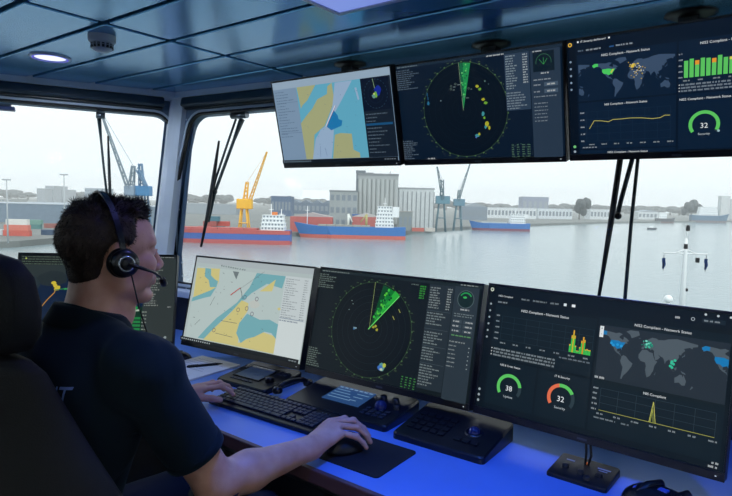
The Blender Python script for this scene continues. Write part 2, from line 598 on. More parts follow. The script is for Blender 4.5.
class Scr:
    """flat picture of one display; s to the right, t down, both 0..1"""
    def __init__(self, back, bright=1.0, tint=(1, 1, 1)):
        self.v, self.f, self.mi, self.cols = [], [], [], []
        self.z = 0.0
        self.bright = bright
        self.tint = tint
        self.poly([(0, 0), (1, 0), (1, 1), (0, 1)], back)
    def layer(self): self.z += 0.00012
    def m(self, c):
        c = tuple(int(max(0, min(255, a * k))) for a, k in zip(c, self.tint))
        if c not in self.cols: self.cols.append(c)
        return self.cols.index(c)
    def P(self, s, t): return ((s - 0.5) * SW, -self.z, (0.5 - t) * SH)
    def raw(self, pts, c):
        n = len(self.v)
        self.v += [self.P(*p) for p in pts]
        self.f.append(tuple(range(n, n + len(pts))))
        self.mi.append(self.m(c))
    def poly(self, pts, c):
        self.layer()
        # concave polygons are triangulated so they fill correctly
        if len(pts) <= 4:
            self.raw(pts, c); return
        from mathutils.geometry import tessellate_polygon
        tr = tessellate_polygon([[Vector((p[0], p[1], 0)) for p in pts]])
        for a in tr: self.raw([pts[i] for i in a], c)
    def rect(self, s0, t0, s1, t1, c): self.poly([(s0, t0), (s1, t0), (s1, t1), (s0, t1)], c)
    def line(self, pts, w, c, lay=True):
        if lay: self.layer()
        k = SW / SH
        for (a, b), (d, e) in zip(pts[:-1], pts[1:]):
            dx, dy = (d - a) * k, e - b
            L = math.hypot(dx, dy) or 1
            ox, oy = -dy / L * w / 2 / k, dx / L * w / 2
            self.raw([(a + ox, b + oy), (d + ox, e + oy), (d - ox, e - oy), (a - ox, b - oy)], c)
    def circ(self, s, t, r, w, c, a0=0, a1=360, n=64, dash=0):
        """r, w in units of the screen height; angles clockwise from up"""
        self.layer()
        k = SH / SW
        for i in range(n):
            if dash and i % dash: continue
            b0, b1 = R(a0 + (a1 - a0) * i / n), R(a0 + (a1 - a0) * (i + 1) / n)
            q = []
            for rr, bb in ((r - w / 2, b0), (r + w / 2, b0), (r + w / 2, b1), (r - w / 2, b1)):
                q.append((s + rr * math.sin(bb) * k, t - rr * math.cos(bb)))
            self.raw(q, c)
    def disc(self, s, t, r, c, n=16): self.poly([(s + r * math.sin(2 * PI * i / n) * SH / SW, t - r * math.cos(2 * PI * i / n)) for i in range(n)], c)
    def blob(self, s, t, rs, rt, c, n=11, jag=0.4):
        self.poly([(s + rs * math.cos(2 * PI * i / n) * (1 - jag * random.random()), t + rt * math.sin(2 * PI * i / n) * (1 - jag * random.random())) for i in range(n)], c)
    def text(self, s, t, body, size, c, align='LEFT'):
        """size in screen heights"""
        self.layer()
        vs, fs = text_mesh(body, size * SH, align)
        n = len(self.v)
        x0, _, z0 = self.P(s, t)
        self.v += [(x0 + x, -self.z, z0 + y) for x, y, _ in vs]
        for f in fs:
            self.f.append(tuple(i + n for i in f))
            self.mi.append(self.m(c))
    def words(self, s0, s1, t, h, c, fill=1.0):
        c = tuple(int(q * 0.84) for q in c)
        """a line of writing too small to read: short strokes"""
        self.layer()
        x = s0
        end = s0 + (s1 - s0) * fill
        while x < end - 0.003:
            w = min(random.uniform(0.006, 0.022), end - x)
            y = x
            while y < x + w - 0.0015:
                k = random.uniform(0.6, 1.0)
                self.raw([(y, t - h * k / 2), (y + 0.0022, t - h * k / 2), (y + 0.0022, t + h / 2), (y, t + h / 2)], c)
                y += 0.0034
            x += w + 0.004
    def para(self, s0, s1, t0, t1, step, h, c, lo=0.4):
        t = t0
        while t < t1:
            self.words(s0, s1, t, h, c, random.uniform(lo, 1.0))
            t += step
    def build(self, parent, mtx):
        me = bpy.data.meshes.new('screen')
        M = mtx
        me.from_pydata([tuple(M @ Vector(v)) for v in self.v], [], self.f)
        for c in self.cols: me.materials.append(glow(c, self.bright))
        for p, i in zip(me.polygons, self.mi): p.material_index = i
        o = bpy.data.objects.new('screen', me)
        C.objects.link(o)
        o.parent = parent
        return o

def monitor(label, loc, yaw, tilt, scr, ceiling=False, group=None, led=True):
    z0 = CEIL if ceiling else 0.80
    t = thing('monitor', label, 'monitor', (loc[0], loc[1], z0), R(yaw), group)
    T = Matrix.Translation((0, 0, loc[2] - z0)) @ Matrix.Rotation(R(-tilt), 4, 'X')
    b = B()
    bx(b, -.3015, .3015, -0.004, 0.030, -.181, .181, T, 0.004)
    bx(b, -.24, .24, 0.026, 0.055, -.13, .12, T, 0.012)
    obj('housing', b, m_black, t)
    b = B()
    for q in ((-.3015, .3015, .1745, .181), (-.3015, .3015, -.181, -.1615), (-.3015, -.2975, -.1615, .1745), (.2975, .3015, -.1615, .1745)):
        bx(b, q[0], q[1], -0.008, -0.002, q[2], q[3], T, 0.0012)
    obj('bezel', b, m_black2, t)
    scr.build(t, T @ Matrix.Translation((0, -0.0042, .0065)))
    if led:
        b = B(); bx(b, .283, .286, -0.0086, -0.0078, -.1725, -.1705, T)
        obj('power_light', b, glow((225, 235, 245), 1.0), t)
    b = B(); lathe(b, [(0, 0.0), (0.014, 0.0), (0.014, -0.0006), (0, -0.0006)], 16, T @ Matrix.Translation((0, -0.008, -.172)) @ Matrix.Rotation(R(90), 4, 'X'))
    bl = B(); bx(bl, -0.012, 0.012, -0.0085, -0.0078, -.1745, -.1700, T)
    b.free()
    obj('badge', bl, mat('badge_grey', (70, 76, 84), 0.4), t)
    if not ceiling:
        h = loc[2] - z0
        b = B(); bx(b, -0.022, 0.022, 0.165, 0.185, 0.008, h + 0.02, None, 0.004); obj('stand_post', b, m_black2, t)
        b = B(); bx(b, -0.02, 0.02, 0.045, 0.175, h - 0.02, h + 0.02, None, 0.006); obj('tilt_hinge', b, m_black, t)
        b = B(); bx(b, -0.07, 0.07, 0.140, 0.225, 0.0015, 0.010, None, 0.004); obj('stand_foot', b, m_black2, t)
    else:
        h = loc[2] - z0
        b = B(); lathe(b, [(0, 0.001), (0.058, 0.001), (0.060, -0.004), (0.045, -0.010), (0.026, -0.014), (0, -0.014)], 28, Matrix.Translation((0, 0.10, 0)) @ Matrix.Scale(1.15, 4, (1, 0, 0)))
        obj('ceiling_plate', b, m_black, t)
        b = B(); bx(b, -0.028, 0.028, 0.075, 0.125, h - 0.03, -0.008, None, 0.006); obj('hanger_post', b, m_black, t)
        b = B(); bx(b, -0.05, 0.05, 0.045, 0.09, h - 0.05, h + 0.05, None, 0.004); obj('mount_bracket', b, m_black, t)
    return t

WHITE = (225, 230, 232)
# ---- land masses as (longitude, latitude), coarse coastlines
LAND = [
 [(-168,66),(-156,71),(-128,70),(-108,68),(-95,71),(-82,68),(-94,60),(-92,57),(-82,54),(-80,51),(-77,57),(-78,62),(-66,58),(-56,52),(-66,49),(-60,46),(-70,43),(-75,38),(-81,31),(-80,25),(-84,30),(-94,29),(-97,26),(-97,20),(-91,19),(-87,21),(-89,16),(-83,14),(-83,9),(-78,8),(-86,12),(-96,15),(-105,20),(-113,30),(-118,33),(-124,40),(-124,48),(-134,57),(-150,60),(-163,55),(-158,59),(-166,62)],
 [(-78,8),(-72,12),(-62,10),(-50,1),(-35,-6),(-39,-15),(-48,-27),(-57,-36),(-65,-43),(-69,-52),(-74,-52),(-72,-38),(-70,-20),(-77,-12),(-81,-4)],
 [(-55,82),(-25,82),(-20,72),(-40,64),(-48,61),(-55,70),(-70,77)],
 [(-9,43),(-9,37),(-2,37),(3,43),(9,44),(16,38),(14,44),(20,40),(24,37),(28,41),(36,37),(36,31),(43,13),(52,17),(59,23),(50,30),(62,25),(68,24),(73,18),(77,8),(80,15),(90,22),(95,16),(99,8),(103,2),(101,13),(109,11),(106,20),(118,24),(122,31),(120,38),(126,38),(128,36),(130,42),(140,50),(136,55),(155,60),(163,57),(164,62),(180,65),(180,70),(140,74),(110,77),(80,73),(68,69),(45,67),(42,70),(25,71),(12,65),(5,60),(11,57),(9,54),(1,50),(-4,48),(-1,44)],
 [(-6,35),(10,37),(20,32),(32,31),(37,20),(43,12),(51,11),(42,-2),(40,-15),(35,-22),(31,-29),(20,-35),(16,-28),(12,-16),(13,-6),(9,3),(-7,5),(-16,12),(-17,21),(-10,30)],
 [(114,-22),(122,-18),(130,-12),(137,-12),(141,-17),(143,-11),(153,-26),(150,-37),(140,-38),(130,-32),(116,-35)],
 [(-5,50),(1,51),(-2,56),(-5,58),(-5,54)], [(131,31),(136,34),(141,36),(141,43),(138,38),(132,34)],
 [(95,5),(105,-5),(114,-8),(106,-6),(98,0)], [(109,1),(117,6),(118,0),(114,-4)], [(132,-2),(147,-6),(150,-10),(138,-8)], [(44,-25),(50,-16),(47,-25)], [(173,-35),(178,-38),(168,-46)], [(-24,65),(-14,65),(-18,63)],
]
USA = [(-124,48),(-95,49),(-83,46),(-68,47),(-75,38),(-81,31),(-80,25),(-84,30),(-97,26),(-106,31),(-117,32),(-124,40)]
ALASKA = [(-166,66),(-156,71),(-141,70),(-141,60),(-150,60),(-160,57),(-166,62)]
def worldmap(S, s0, t0, s1, t1, lon0, lon1, latT, latB, land, hi, clip=None):
    def q(lo, la): return (s0 + (s1 - s0) * (lo - lon0) / (lon1 - lon0), t0 + (t1 - t0) * (latT - la) / (latT - latB))
    def cut(pts):
        for edge, keep in ((s0, 1), (s1, -1)):
            out = []
            for i in range(len(pts)):
                a, b = pts[i - 1], pts[i]
                ia, ib = (a[0] - edge) * keep >= 0, (b[0] - edge) * keep >= 0
                if ia != ib:
                    k = (edge - a[0]) / (b[0] - a[0])
                    out.append((edge, a[1] + (b[1] - a[1]) * k))
                if ib: out.append(b)
            pts = out
            if len(pts) < 3: return []
        return pts
    for off in (-360, 0, 360):
        for L in LAND:
            p = cut([q(lo + off, la) for lo, la in L])
            if p: S.poly(p, land)
        for L in (USA, ALASKA):
            p = cut([q(lo + off, la) for lo, la in L])
            if p: S.poly(p, hi)
    return q

def gauge(S, s, t, r, w, a_split, ca, cb, num, lab):
    S.circ(s, t, r, w, (44, 60, 66), -125, 125, 40)
    S.circ(s, t, r, w, cb, -125, a_split[1], 30)
    if a_split[0] > -125: S.circ(s, t, r, w, ca, -125, a_split[0], 20)
    S.text(s, t + 0.01, num, 0.058, WHITE, 'CENTER')
    S.text(s, t + 0.075, lab, 0.026, (190, 200, 205), 'CENTER')

def grid(S, s0, t0, s1, t1, ns, nt, c):
    for i in range(ns + 1): S.line([(s0 + (s1 - s0) * i / ns, t0), (s0 + (s1 - s0) * i / ns, t1)], 0.0025, c, i == 0)
    for i in range(nt + 1): S.line([(s0, t0 + (t1 - t0) * i / nt), (s1, t0 + (t1 - t0) * i / nt)], 0.0025, c, i == 0)

def axis_marks(S, s0, s1, t, n, c=(170, 180, 185)):
    for i in range(n): 
        x = s0 + (s1 - s0) * i / (n - 1)
        S.words(x - 0.012, x + 0.014, t, 0.012, c)

# ---- chart display (lower left, bright)
def chart_day():
    S = Scr((176, 190, 190), 0.90)
    land, cy, pale = (206, 196, 130), (116, 172, 180), (182, 198, 196)
    S.rect(0, 0, 1, 0.065, (172, 182, 186))
    S.rect(0.02, 0.11, 0.80, 0.955, pale)
    S.poly([(0.02, 0.13), (0.232, 0.111), (0.242, 0.274), (0.196, 0.40), (0.03, 0.49)], land)
    S.poly([(0.097, 0.122), (0.152, 0.123), (0.16, 0.20), (0.20, 0.24), (0.235, 0.26), (0.228, 0.33), (0.17, 0.34), (0.147, 0.26), (0.105, 0.221)], cy)
    S.poly([(0.02, 0.54), (0.13, 0.475), (0.189, 0.447), (0.228, 0.33), (0.175, 0.38), (0.025, 0.49)], cy)
    S.poly([(0.558, 0.113), (0.793, 0.113), (0.778, 0.25), (0.654, 0.219), (0.54, 0.345), (0.454, 0.483), (0.271, 0.798), (0.196, 0.94), (0.137, 0.945), (0.20, 0.82), (0.278, 0.68), (0.43, 0.474), (0.515, 0.286)], cy)
    S.poly([(0.719, 0.161), (0.704, 0.294), (0.603, 0.313)], land)
    S.poly([(0.469, 0.437), (0.53, 0.46), (0.532, 0.55), (0.48, 0.692), (0.497, 0.913), (0.583, 0.835), (0.676, 0.743), (0.789, 0.769), (0.799, 0.95), (0.19, 0.95), (0.27, 0.80), (0.38, 0.62)], land)
    S.poly([(0.532, 0.575), (0.643, 0.62), (0.72, 0.60), (0.80, 0.64), (0.797, 0.80), (0.75, 0.74), (0.695, 0.738), (0.622, 0.812), (0.56, 0.85), (0.518, 0.908), (0.468, 0.808), (0.48, 0.692)], cy)
    S.blob(0.575, 0.46, 0.05, 0.06, (190, 196, 190))
    S.blob(0.78, 0.47, 0.015, 0.02, land)
    S.poly([(0.352, 0.123), (0.408, 0.124), (0.393, 0.214)], (112, 124, 126))
    S.line([(0.365, 0.399), (0.441, 0.299)], 0.010, (196, 70, 70))
    S.line([(0.441, 0.299), (0.46, 0.36), (0.472, 0.422)], 0.007, (40, 46, 50))
    S.line([(0.37, 0.40), (0.62, 0.09)], 0.003, (70, 80, 84))
    for _ in range(34):
        x, y = random.uniform(0.05, 0.78), random.uniform(0.15, 0.92)
        a = random.uniform(0, PI)
        l = random.uniform(0.005, 0.02)
        S.line([(x, y), (x + l * math.cos(a), y + l * math.sin(a))], 0.005, random.choice([(70, 80, 82), (90, 60, 80), (96, 110, 112)]))
    for x, y in ((0.28, 0.82), (0.46, 0.55), (0.53, 0.52), (0.58, 0.57), (0.50, 0.40), (0.60, 0.40)):
        S.circ(x, y, 0.022, 0.006, (90, 70, 96), 0, 360, 16)
    for x0, y0, x1, y1 in ((0.10, 0.80, 0.14, 0.73), (0.24, 0.44, 0.21, 0.55), (0.30, 0.85, 0.45, 0.86), (0.33, 0.70, 0.47, 0.70)):
        S.line([(x0, y0), (x1, y1)], 0.005, (84, 92, 92))
    for i in range(11): S.words(0.25 + i * 0.021, 0.25 + i * 0.021 + 0.012, 0.075 + 0.002 * i, 0.018, (92, 104, 108))
    S.rect(0.802, 0.11, 1.0, 0.955, (196, 206, 208))
    S.rect(0.802, 0.575, 1.0, 0.955, (206, 216, 216))
    S.para(0.812, 0.93, 0.14, 0.55, 0.024, 0.010, (130, 142, 150), 0.3)
    S.para(0.955, 0.99, 0.14, 0.55, 0.024, 0.010, (130, 142, 150), 0.6)
    S.line([(0.81, 0.56), (0.99, 0.56)], 0.006, (110, 130, 150))
    S.words(0.81, 0.95, 0.585, 0.014, (100, 120, 150))
    S.rect(0, 0.955, 1, 1, (24, 30, 34))
    for i in range(14): S.rect(0.012 + i * 0.02, 0.970, 0.020 + i * 0.02, 0.985, (186, 196, 200))
    S.words(0.93, 0.99, 0.978, 0.014, (170, 180, 186))
    return S

# ---- chart display hanging (dimmer, with radar inset)
def chart_hang():
    S = Scr((126, 152, 176), 0.86)
    land, cy, pale = (166, 170, 126), (96, 170, 196), (150, 176, 204)
    S.rect(0, 0, 1, 0.085, (150, 172, 192))
    S.rect(0, 0.085, 0.225, 0.955, (124, 150, 176))
    for k in range(17): S.words(0.02, 0.21, 0.12 + k * 0.034, 0.010, (86, 108, 134), random.uniform(0.3, 0.95))
    S.line([(0.02, 0.25), (0.22, 0.25)], 0.004, (96, 120, 146)); S.line([(0.02, 0.62), (0.22, 0.62)], 0.004, (90, 110, 138))
    S.rect(0.225, 0.085, 0.771, 0.955, cy)
    S.poly([(0.23, 0.085), (0.40, 0.085), (0.31, 0.25), (0.262, 0.30), (0.242, 0.338)], land)
    S.poly([(0.489, 0.204), (0.50, 0.12), (0.54, 0.085), (0.545, 0.288), (0.433, 0.562), (0.331, 0.66), (0.29, 0.955), (0.225, 0.955), (0.222, 0.513), (0.28, 0.43), (0.344, 0.352), (0.40, 0.25)], land)
    S.poly([(0.566, 0.09), (0.706, 0.09), (0.60, 0.30), (0.524, 0.441), (0.500, 0.53), (0.506, 0.623), (0.49, 0.75), (0.456, 0.955), (0.285, 0.955), (0.336, 0.715), (0.39, 0.61), (0.443, 0.563), (0.52, 0.36)], pale)
    S.poly([(0.51, 0.676), (0.56, 0.66), (0.653, 0.676), (0.651, 0.86), (0.70, 0.90), (0.70, 0.955), (0.467, 0.955)], land)
    S.poly([(0.720, 0.17), (0.735, 0.17), (0.748, 0.30), (0.735, 0.31)], pale)
    S.poly([(0.527, 0.39), (0.557, 0.46), (0.560, 0.50), (0.59, 0.52), (0.577, 0.577), (0.486, 0.621), (0.451, 0.577)], (30, 120, 176))
    S.line([(0.546, 0.343), (0.443, 0.573)], 0.012, (215, 225, 235))
    S.line([(0.551, 0.343), (0.448, 0.573)], 0.005, (150, 60, 80))
    S.line([(0.37, 0.80), (0.36, 0.93)], 0.004, (90, 116, 160)); S.line([(0.41, 0.82), (0.42, 0.92)], 0.004, (90, 116, 160))
    for _ in range(26):
        x, y = random.uniform(0.25, 0.75), random.uniform(0.12, 0.92)
        S.line([(x, y), (x + random.uniform(-.01, .01), y + random.uniform(-.014, .014))], 0.004, (84, 120, 140))
    S.rect(0.775, 0.085, 1, 0.955, (20, 32, 46))
    S.rect(0.778, 0.09, 0.985, 0.435, (6, 16, 38))
    S.circ(0.882, 0.262, 0.155, 0.004, (60, 96, 110), 0, 360, 48, 2)
    for r in (0.05, 0.10): S.circ(0.882, 0.262, r, 0.002, (30, 54, 74))
    S.line([(0.870, 0.10), (0.885, 0.26)], 0.006, (150, 180, 130))
    S.blob(0.90, 0.23, 0.03, 0.07, (16, 40, 150)); S.blob(0.868, 0.285, 0.02, 0.03, (100, 150, 140)); S.blob(0.884, 0.27, 0.014, 0.04, (110, 170, 60))
    S.blob(0.872, 0.262, 0.009, 0.012, (200, 210, 120))
    for k in range(12): S.words(0.79, 0.985, 0.475 + k * 0.0385, 0.012, (120, 140, 156), random.uniform(0.3, 0.9))
    S.rect(0.785, 0.575, 0.99, 0.60, (24, 78, 120))
    S.rect(0, 0.955, 1, 1, (12, 20, 30))
    for i in range(13): S.rect(0.015 + i * 0.021, 0.968, 0.023 + i * 0.021, 0.984, (130, 150, 166))
    S.words(0.90, 0.985, 0.976, 0.014, (150, 165, 176))
    return S

GR = (28, 150, 60)
def radar_common(S, cs, ct, r, ring, txt):
    for k in range(1, 7): S.circ(cs, ct, r * k / 7, 0.0022, ring, 0, 360, 60)
    S.circ(cs, ct, r, 0.0030, (66, 96, 62), 0, 360, 96)
    S.circ(cs, ct, r + 0.006, 0.012, (78, 106, 66), 0, 360, 180, 6)
    for k in range(36):
        a = R(k * 10 + 4)
        q = r + 0.025
        S.words(cs + q * math.sin(a) * SH / SW - 0.006, cs + q * math.sin(a) * SH / SW + 0.006, ct - q * math.cos(a), 0.010, (88, 112, 74))

def radar_low():
    S = Scr((20, 29, 34), 0.9)
    S.rect(0, 0, 1, 0.03, (30, 42, 46)); S.words(0.01, 0.2, 0.016, 0.012, (150, 165, 160))
    cs, ct, r = 0.390, 0.527, 0.452
    S.circ(cs, ct, r / 2, r, (15, 23, 28), 0, 360, 72)
    radar_common(S, cs, ct, r, (38, 56, 60), None)
    S.layer()
    k = SH / SW
    S.line([(cs, ct), (cs - 0.002, ct - r)], 0.003, (170, 190, 110))
    # swept sector with echoes
    def fan(a0, a1, r0, r1, c):
        n = 8
        p = [(cs + r0 * math.sin(R(a0 + (a1 - a0) * i / n)) * k, ct - r0 * math.cos(R(a0 + (a1 - a0) * i / n))) for i in range(n + 1)]
        q = [(cs + r1 * math.sin(R(a0 + (a1 - a0) * i / n)) * k, ct - r1 * math.cos(R(a0 + (a1 - a0) * i / n))) for i in range(n + 1)]
        S.poly(p + q[::-1], c)
    fan(12, 39, 0.03, r * 0.98, (12, 74, 38))
    fan(22, 39, 0.10, r * 0.98, (16, 118, 46))
    fan(30, 39, 0.05, r * 1.0, (40, 168, 58))
    for _ in range(40):
        rr, a = random.uniform(0.12, r * 0.95), R(random.uniform(18, 38))
        S.blob(cs + rr * math.sin(a) * k, ct - rr * math.cos(a), 0.008, 0.014, random.choice([(60, 190, 64), (90, 200, 60), (30, 140, 60), (12, 70, 40)]))
    S.line([(cs, ct), (cs + r * math.sin(R(40)) * k, ct - r * math.cos(R(40)))], 0.008, (110, 220, 110))
    for x, y in ((0.434, 0.486), (0.42, 0.50), (0.445, 0.52)): S.blob(x, y, 0.010, 0.016, (160, 160, 50))
    for x, y in ((0.56, 0.30), (0.53, 0.37)): S.line([(x, y), (x + 0.012, y + 0.03)], 0.006, (190, 190, 90))
    S.blob(0.507, 0.845, 0.026, 0.045, (90, 150, 150)); S.blob(0.497, 0.855, 0.017, 0.03, (60, 110, 190)); S.blob(0.520, 0.83, 0.013, 0.025, (180, 190, 70)); S.blob(0.505, 0.87, 0.012, 0.014, (190, 200, 170))
    S.blob(0.306, 0.536, 0.017, 0.013, (130, 160, 170)); S.blob(0.300, 0.545, 0.008, 0.010, (60, 120, 180))
    for x, y in ((0.25, 0.37), (0.27, 0.31), (0.26, 0.28)): S.blob(x, y, 0.004, 0.006, (150, 170, 160))
    tc = (142, 160, 150)
    S.para(0.012, 0.16, 0.055, 0.20, 0.021, 0.011, tc, 0.3)
    S.para(0.012, 0.15, 0.80, 0.985, 0.021, 0.011, tc, 0.4)
    for k2 in range(6): S.words(0.672, 0.705, 0.065 + k2 * 0.021, 0.014, (70, 190, 70))
    S.words(0.62, 0.66, 0.055, 0.012, tc)
    for i in range(4):
        for j in range(5): S.words(0.635 + i * 0.024, 0.648 + i * 0.024, 0.89 + j * 0.022, 0.010, (90, 180, 90))
    S.rect(0.728, 0.035, 0.865, 0.955, (38, 49, 56))
    S.para(0.735, 0.80, 0.065, 0.25, 0.022, 0.012, (170, 182, 182), 0.5); S.para(0.832, 0.858, 0.065, 0.25, 0.022, 0.012, (190, 202, 200), 0.8)
    for t0, t1 in ((0.29, 0.40), (0.46, 0.56), (0.60, 0.72), (0.75, 0.92)): S.para(0.735, 0.85, t0, t1, 0.024, 0.012, (160, 174, 176), 0.4)
    for t0 in (0.27, 0.43, 0.58, 0.73): S.line([(0.732, t0), (0.862, t0)], 0.003, (74, 88, 94))
    S.rect(0.872, 0.03, 1.0, 1.0, (44, 56, 64))
    S.words(0.90, 0.99, 0.014, 0.010, (190, 200, 200))
    S.circ(0.935, 0.135, 0.075, 0.004, (90, 110, 110), 0, 360, 32); S.circ(0.935, 0.135, 0.035, 0.07, (24, 44, 44), 0, 360, 32)
    S.circ(0.935, 0.135, 0.055, 0.012, (40, 150, 80), -60, 60, 14); S.blob(0.93, 0.12, 0.012, 0.012, (60, 180, 90))
    S.words(0.915, 0.96, 0.225, 0.014, WHITE)
    S.words(0.885, 0.985, 0.265, 0.010, (150, 165, 168)); S.words(0.885, 0.985, 0.285, 0.010, (150, 165, 168))
    for t0 in (0.33, 0.37, 0.41):
        S.rect(0.882, t0 - 0.014, 0.93, t0 + 0.014, (58, 72, 80)); S.rect(0.938, t0 - 0.014, 0.99, t0 + 0.014, (58, 72, 80))
        S.words(0.885, 0.92, t0, 0.013, WHITE); S.words(0.95, 0.985, t0, 0.013, WHITE)
    S.words(0.885, 0.985, 0.45, 0.012, (120, 190, 120))
    S.words(0.88, 0.96, 0.505, 0.012, (180, 190, 190))
    for k2 in range(6): S.words(0.88, 0.92, 0.54 + k2 * 0.035, 0.011, (165, 176, 178)); S.blob(0.985, 0.54 + k2 * 0.035, 0.003, 0.006, (165, 176, 178))
    return S

def radar_hang():
    S = Scr((10, 26, 44), 0.9)
    S.rect(0, 0, 1, 0.025, (28, 44, 60)); S.words(0.01, 0.15, 0.014, 0.012, (130, 150, 160))
    cs, ct, r = 0.433, 0.512, 0.468
    S.circ(cs, ct, r / 2, r, (7, 19, 32), 0, 360, 72)
    radar_common(S, cs, ct, r, (18, 36, 50), None)
    k = SH / SW
    def fan(a0, a1, r0, r1, c):
        S.poly([(cs + r0 * math.sin(R(a0)) * k, ct - r0 * math.cos(R(a0))), (cs + r1 * math.sin(R(a0)) * k, ct - r1 * math.cos(R(a0))), (cs + r1 * math.sin(R(a1)) * k, ct - r1 * math.cos(R(a1))), (cs + r0 * math.sin(R(a1)) * k, ct - r0 * math.cos(R(a1)))], c)
    fan(-1, 14, 0.02, r * 0.99, (22, 100, 66))
    fan(4, 14, 0.03, r * 0.99, (34, 140, 78))
    S.line([(cs, ct), (cs + r * math.sin(R(-2)) * k, ct - r * math.cos(R(-2)))], 0.003, (150, 180, 140))
    for _ in range(26):
        rr, a = random.uniform(0.1, r * 0.95), R(random.uniform(0, 13))
        S.blob(cs + rr * math.sin(a) * k, ct - rr * math.cos(a), 0.006, 0.010, random.choice([(60, 180, 90), (110, 200, 110), (20, 90, 60)]))
    Y, G, CY = (190, 190, 50), (120, 180, 60), (70, 160, 170)
    for x, y, w, h, c in ((0.530, 0.29, .014, .022, Y), (0.545, 0.32, .014, .02, G), (0.562, 0.42, .014, .022, Y), (0.575, 0.455, .016, .02, G), (0.555, 0.56, .014, .035, CY), (0.562, 0.60, .010, .02, G), (0.575, 0.66, .016, .045, Y), (0.566, 0.69, .010, .03, CY), (0.588, 0.70, .010, .03, Y), (0.512, 0.77, .018, .025, CY), (0.525, 0.755, .010, .02, Y), (0.505, 0.785, .008, .014, (90, 120, 200)), (0.213, 0.41, .014, .03, (44, 120, 160)), (0.211, 0.32, .007, .03, (34, 90, 130)), (0.214, 0.36, .006, .03, (34, 90, 130)), (0.298, 0.395, .005, .012, (160, 180, 180)), (0.58, 0.25, .006, .016, (110, 140, 130)), (0.600, 0.28, .005, .01, (90, 120, 120))):
        S.blob(x, y, w * 0.85, h * 0.8, tuple(int(q * 0.88) for q in c))
    for x, y in ((0.40, 0.245), (0.372, 0.262), (0.48, 0.30), (0.45, 0.38), (0.37, 0.29)):
        S.circ(x, y, 0.009, 0.003, (110, 130, 120), 0, 360, 10)
        S.words(x + 0.012, x + 0.03, y + 0.01, 0.010, (140, 160, 160))
    tc = (120, 140, 156)
    S.para(0.012, 0.17, 0.05, 0.255, 0.021, 0.010, tc, 0.3)
    S.para(0.012, 0.12, 0.79, 0.985, 0.021, 0.011, tc, 0.5)
    S.words(0.18, 0.23, 0.985, 0.016, WHITE); S.words(0.60, 0.70, 0.022, 0.014, WHITE)
    S.rect(0.700, 0.028, 0.836, 0.548, (44, 62, 82))
    S.para(0.707, 0.77, 0.05, 0.36, 0.0225, 0.012, (170, 186, 196), 0.4); S.para(0.802, 0.830, 0.05, 0.30, 0.0225, 0.013, (205, 216, 222), 0.8)
    S.para(0.707, 0.825, 0.385, 0.54, 0.024, 0.012, (160, 176, 188), 0.4)
    for i in range(4):
        for j in range(6): S.words(0.72 + i * 0.03, 0.736 + i * 0.03, 0.875 + j * 0.022, 0.010, (110, 150, 120))
    S.circ(0.77, 0.94, 0.075, 0.004, (70, 100, 90), 0, 360, 30, 2)
    S.rect(0.845, 0.03, 1, 1, (40, 56, 74))
    S.rect(0.86, 0.045, 0.97, 0.22, (14, 30, 42)); S.circ(0.915, 0.14, 0.07, 0.004, (60, 110, 80), -100, 100, 20)
    for a in (-40, 0, 35): S.line([(0.915, 0.16), (0.915 + 0.06 * math.sin(R(a)) * k, 0.16 - 0.06 * math.cos(R(a)))], 0.004, (60, 150, 80))
    S.words(0.86, 0.905, 0.04, 0.012, WHITE); S.words(0.90, 0.94, 0.235, 0.013, WHITE)
    S.words(0.86, 0.95, 0.29, 0.011, (190, 200, 210)); 
    for t0 in (0.335, 0.395): S.rect(0.915, t0 - 0.018, 0.985, t0 + 0.018, (70, 88, 106)); S.words(0.93, 0.97, t0, 0.016, WHITE); S.words(0.86, 0.895, t0, 0.012, (180, 190, 200))
    S.words(0.86, 0.98, 0.44, 0.010, (170, 182, 192))
    for k2 in range(6): S.words(0.86, 0.93, 0.50 + k2 * 0.032, 0.010, (160, 172, 184))
    return S

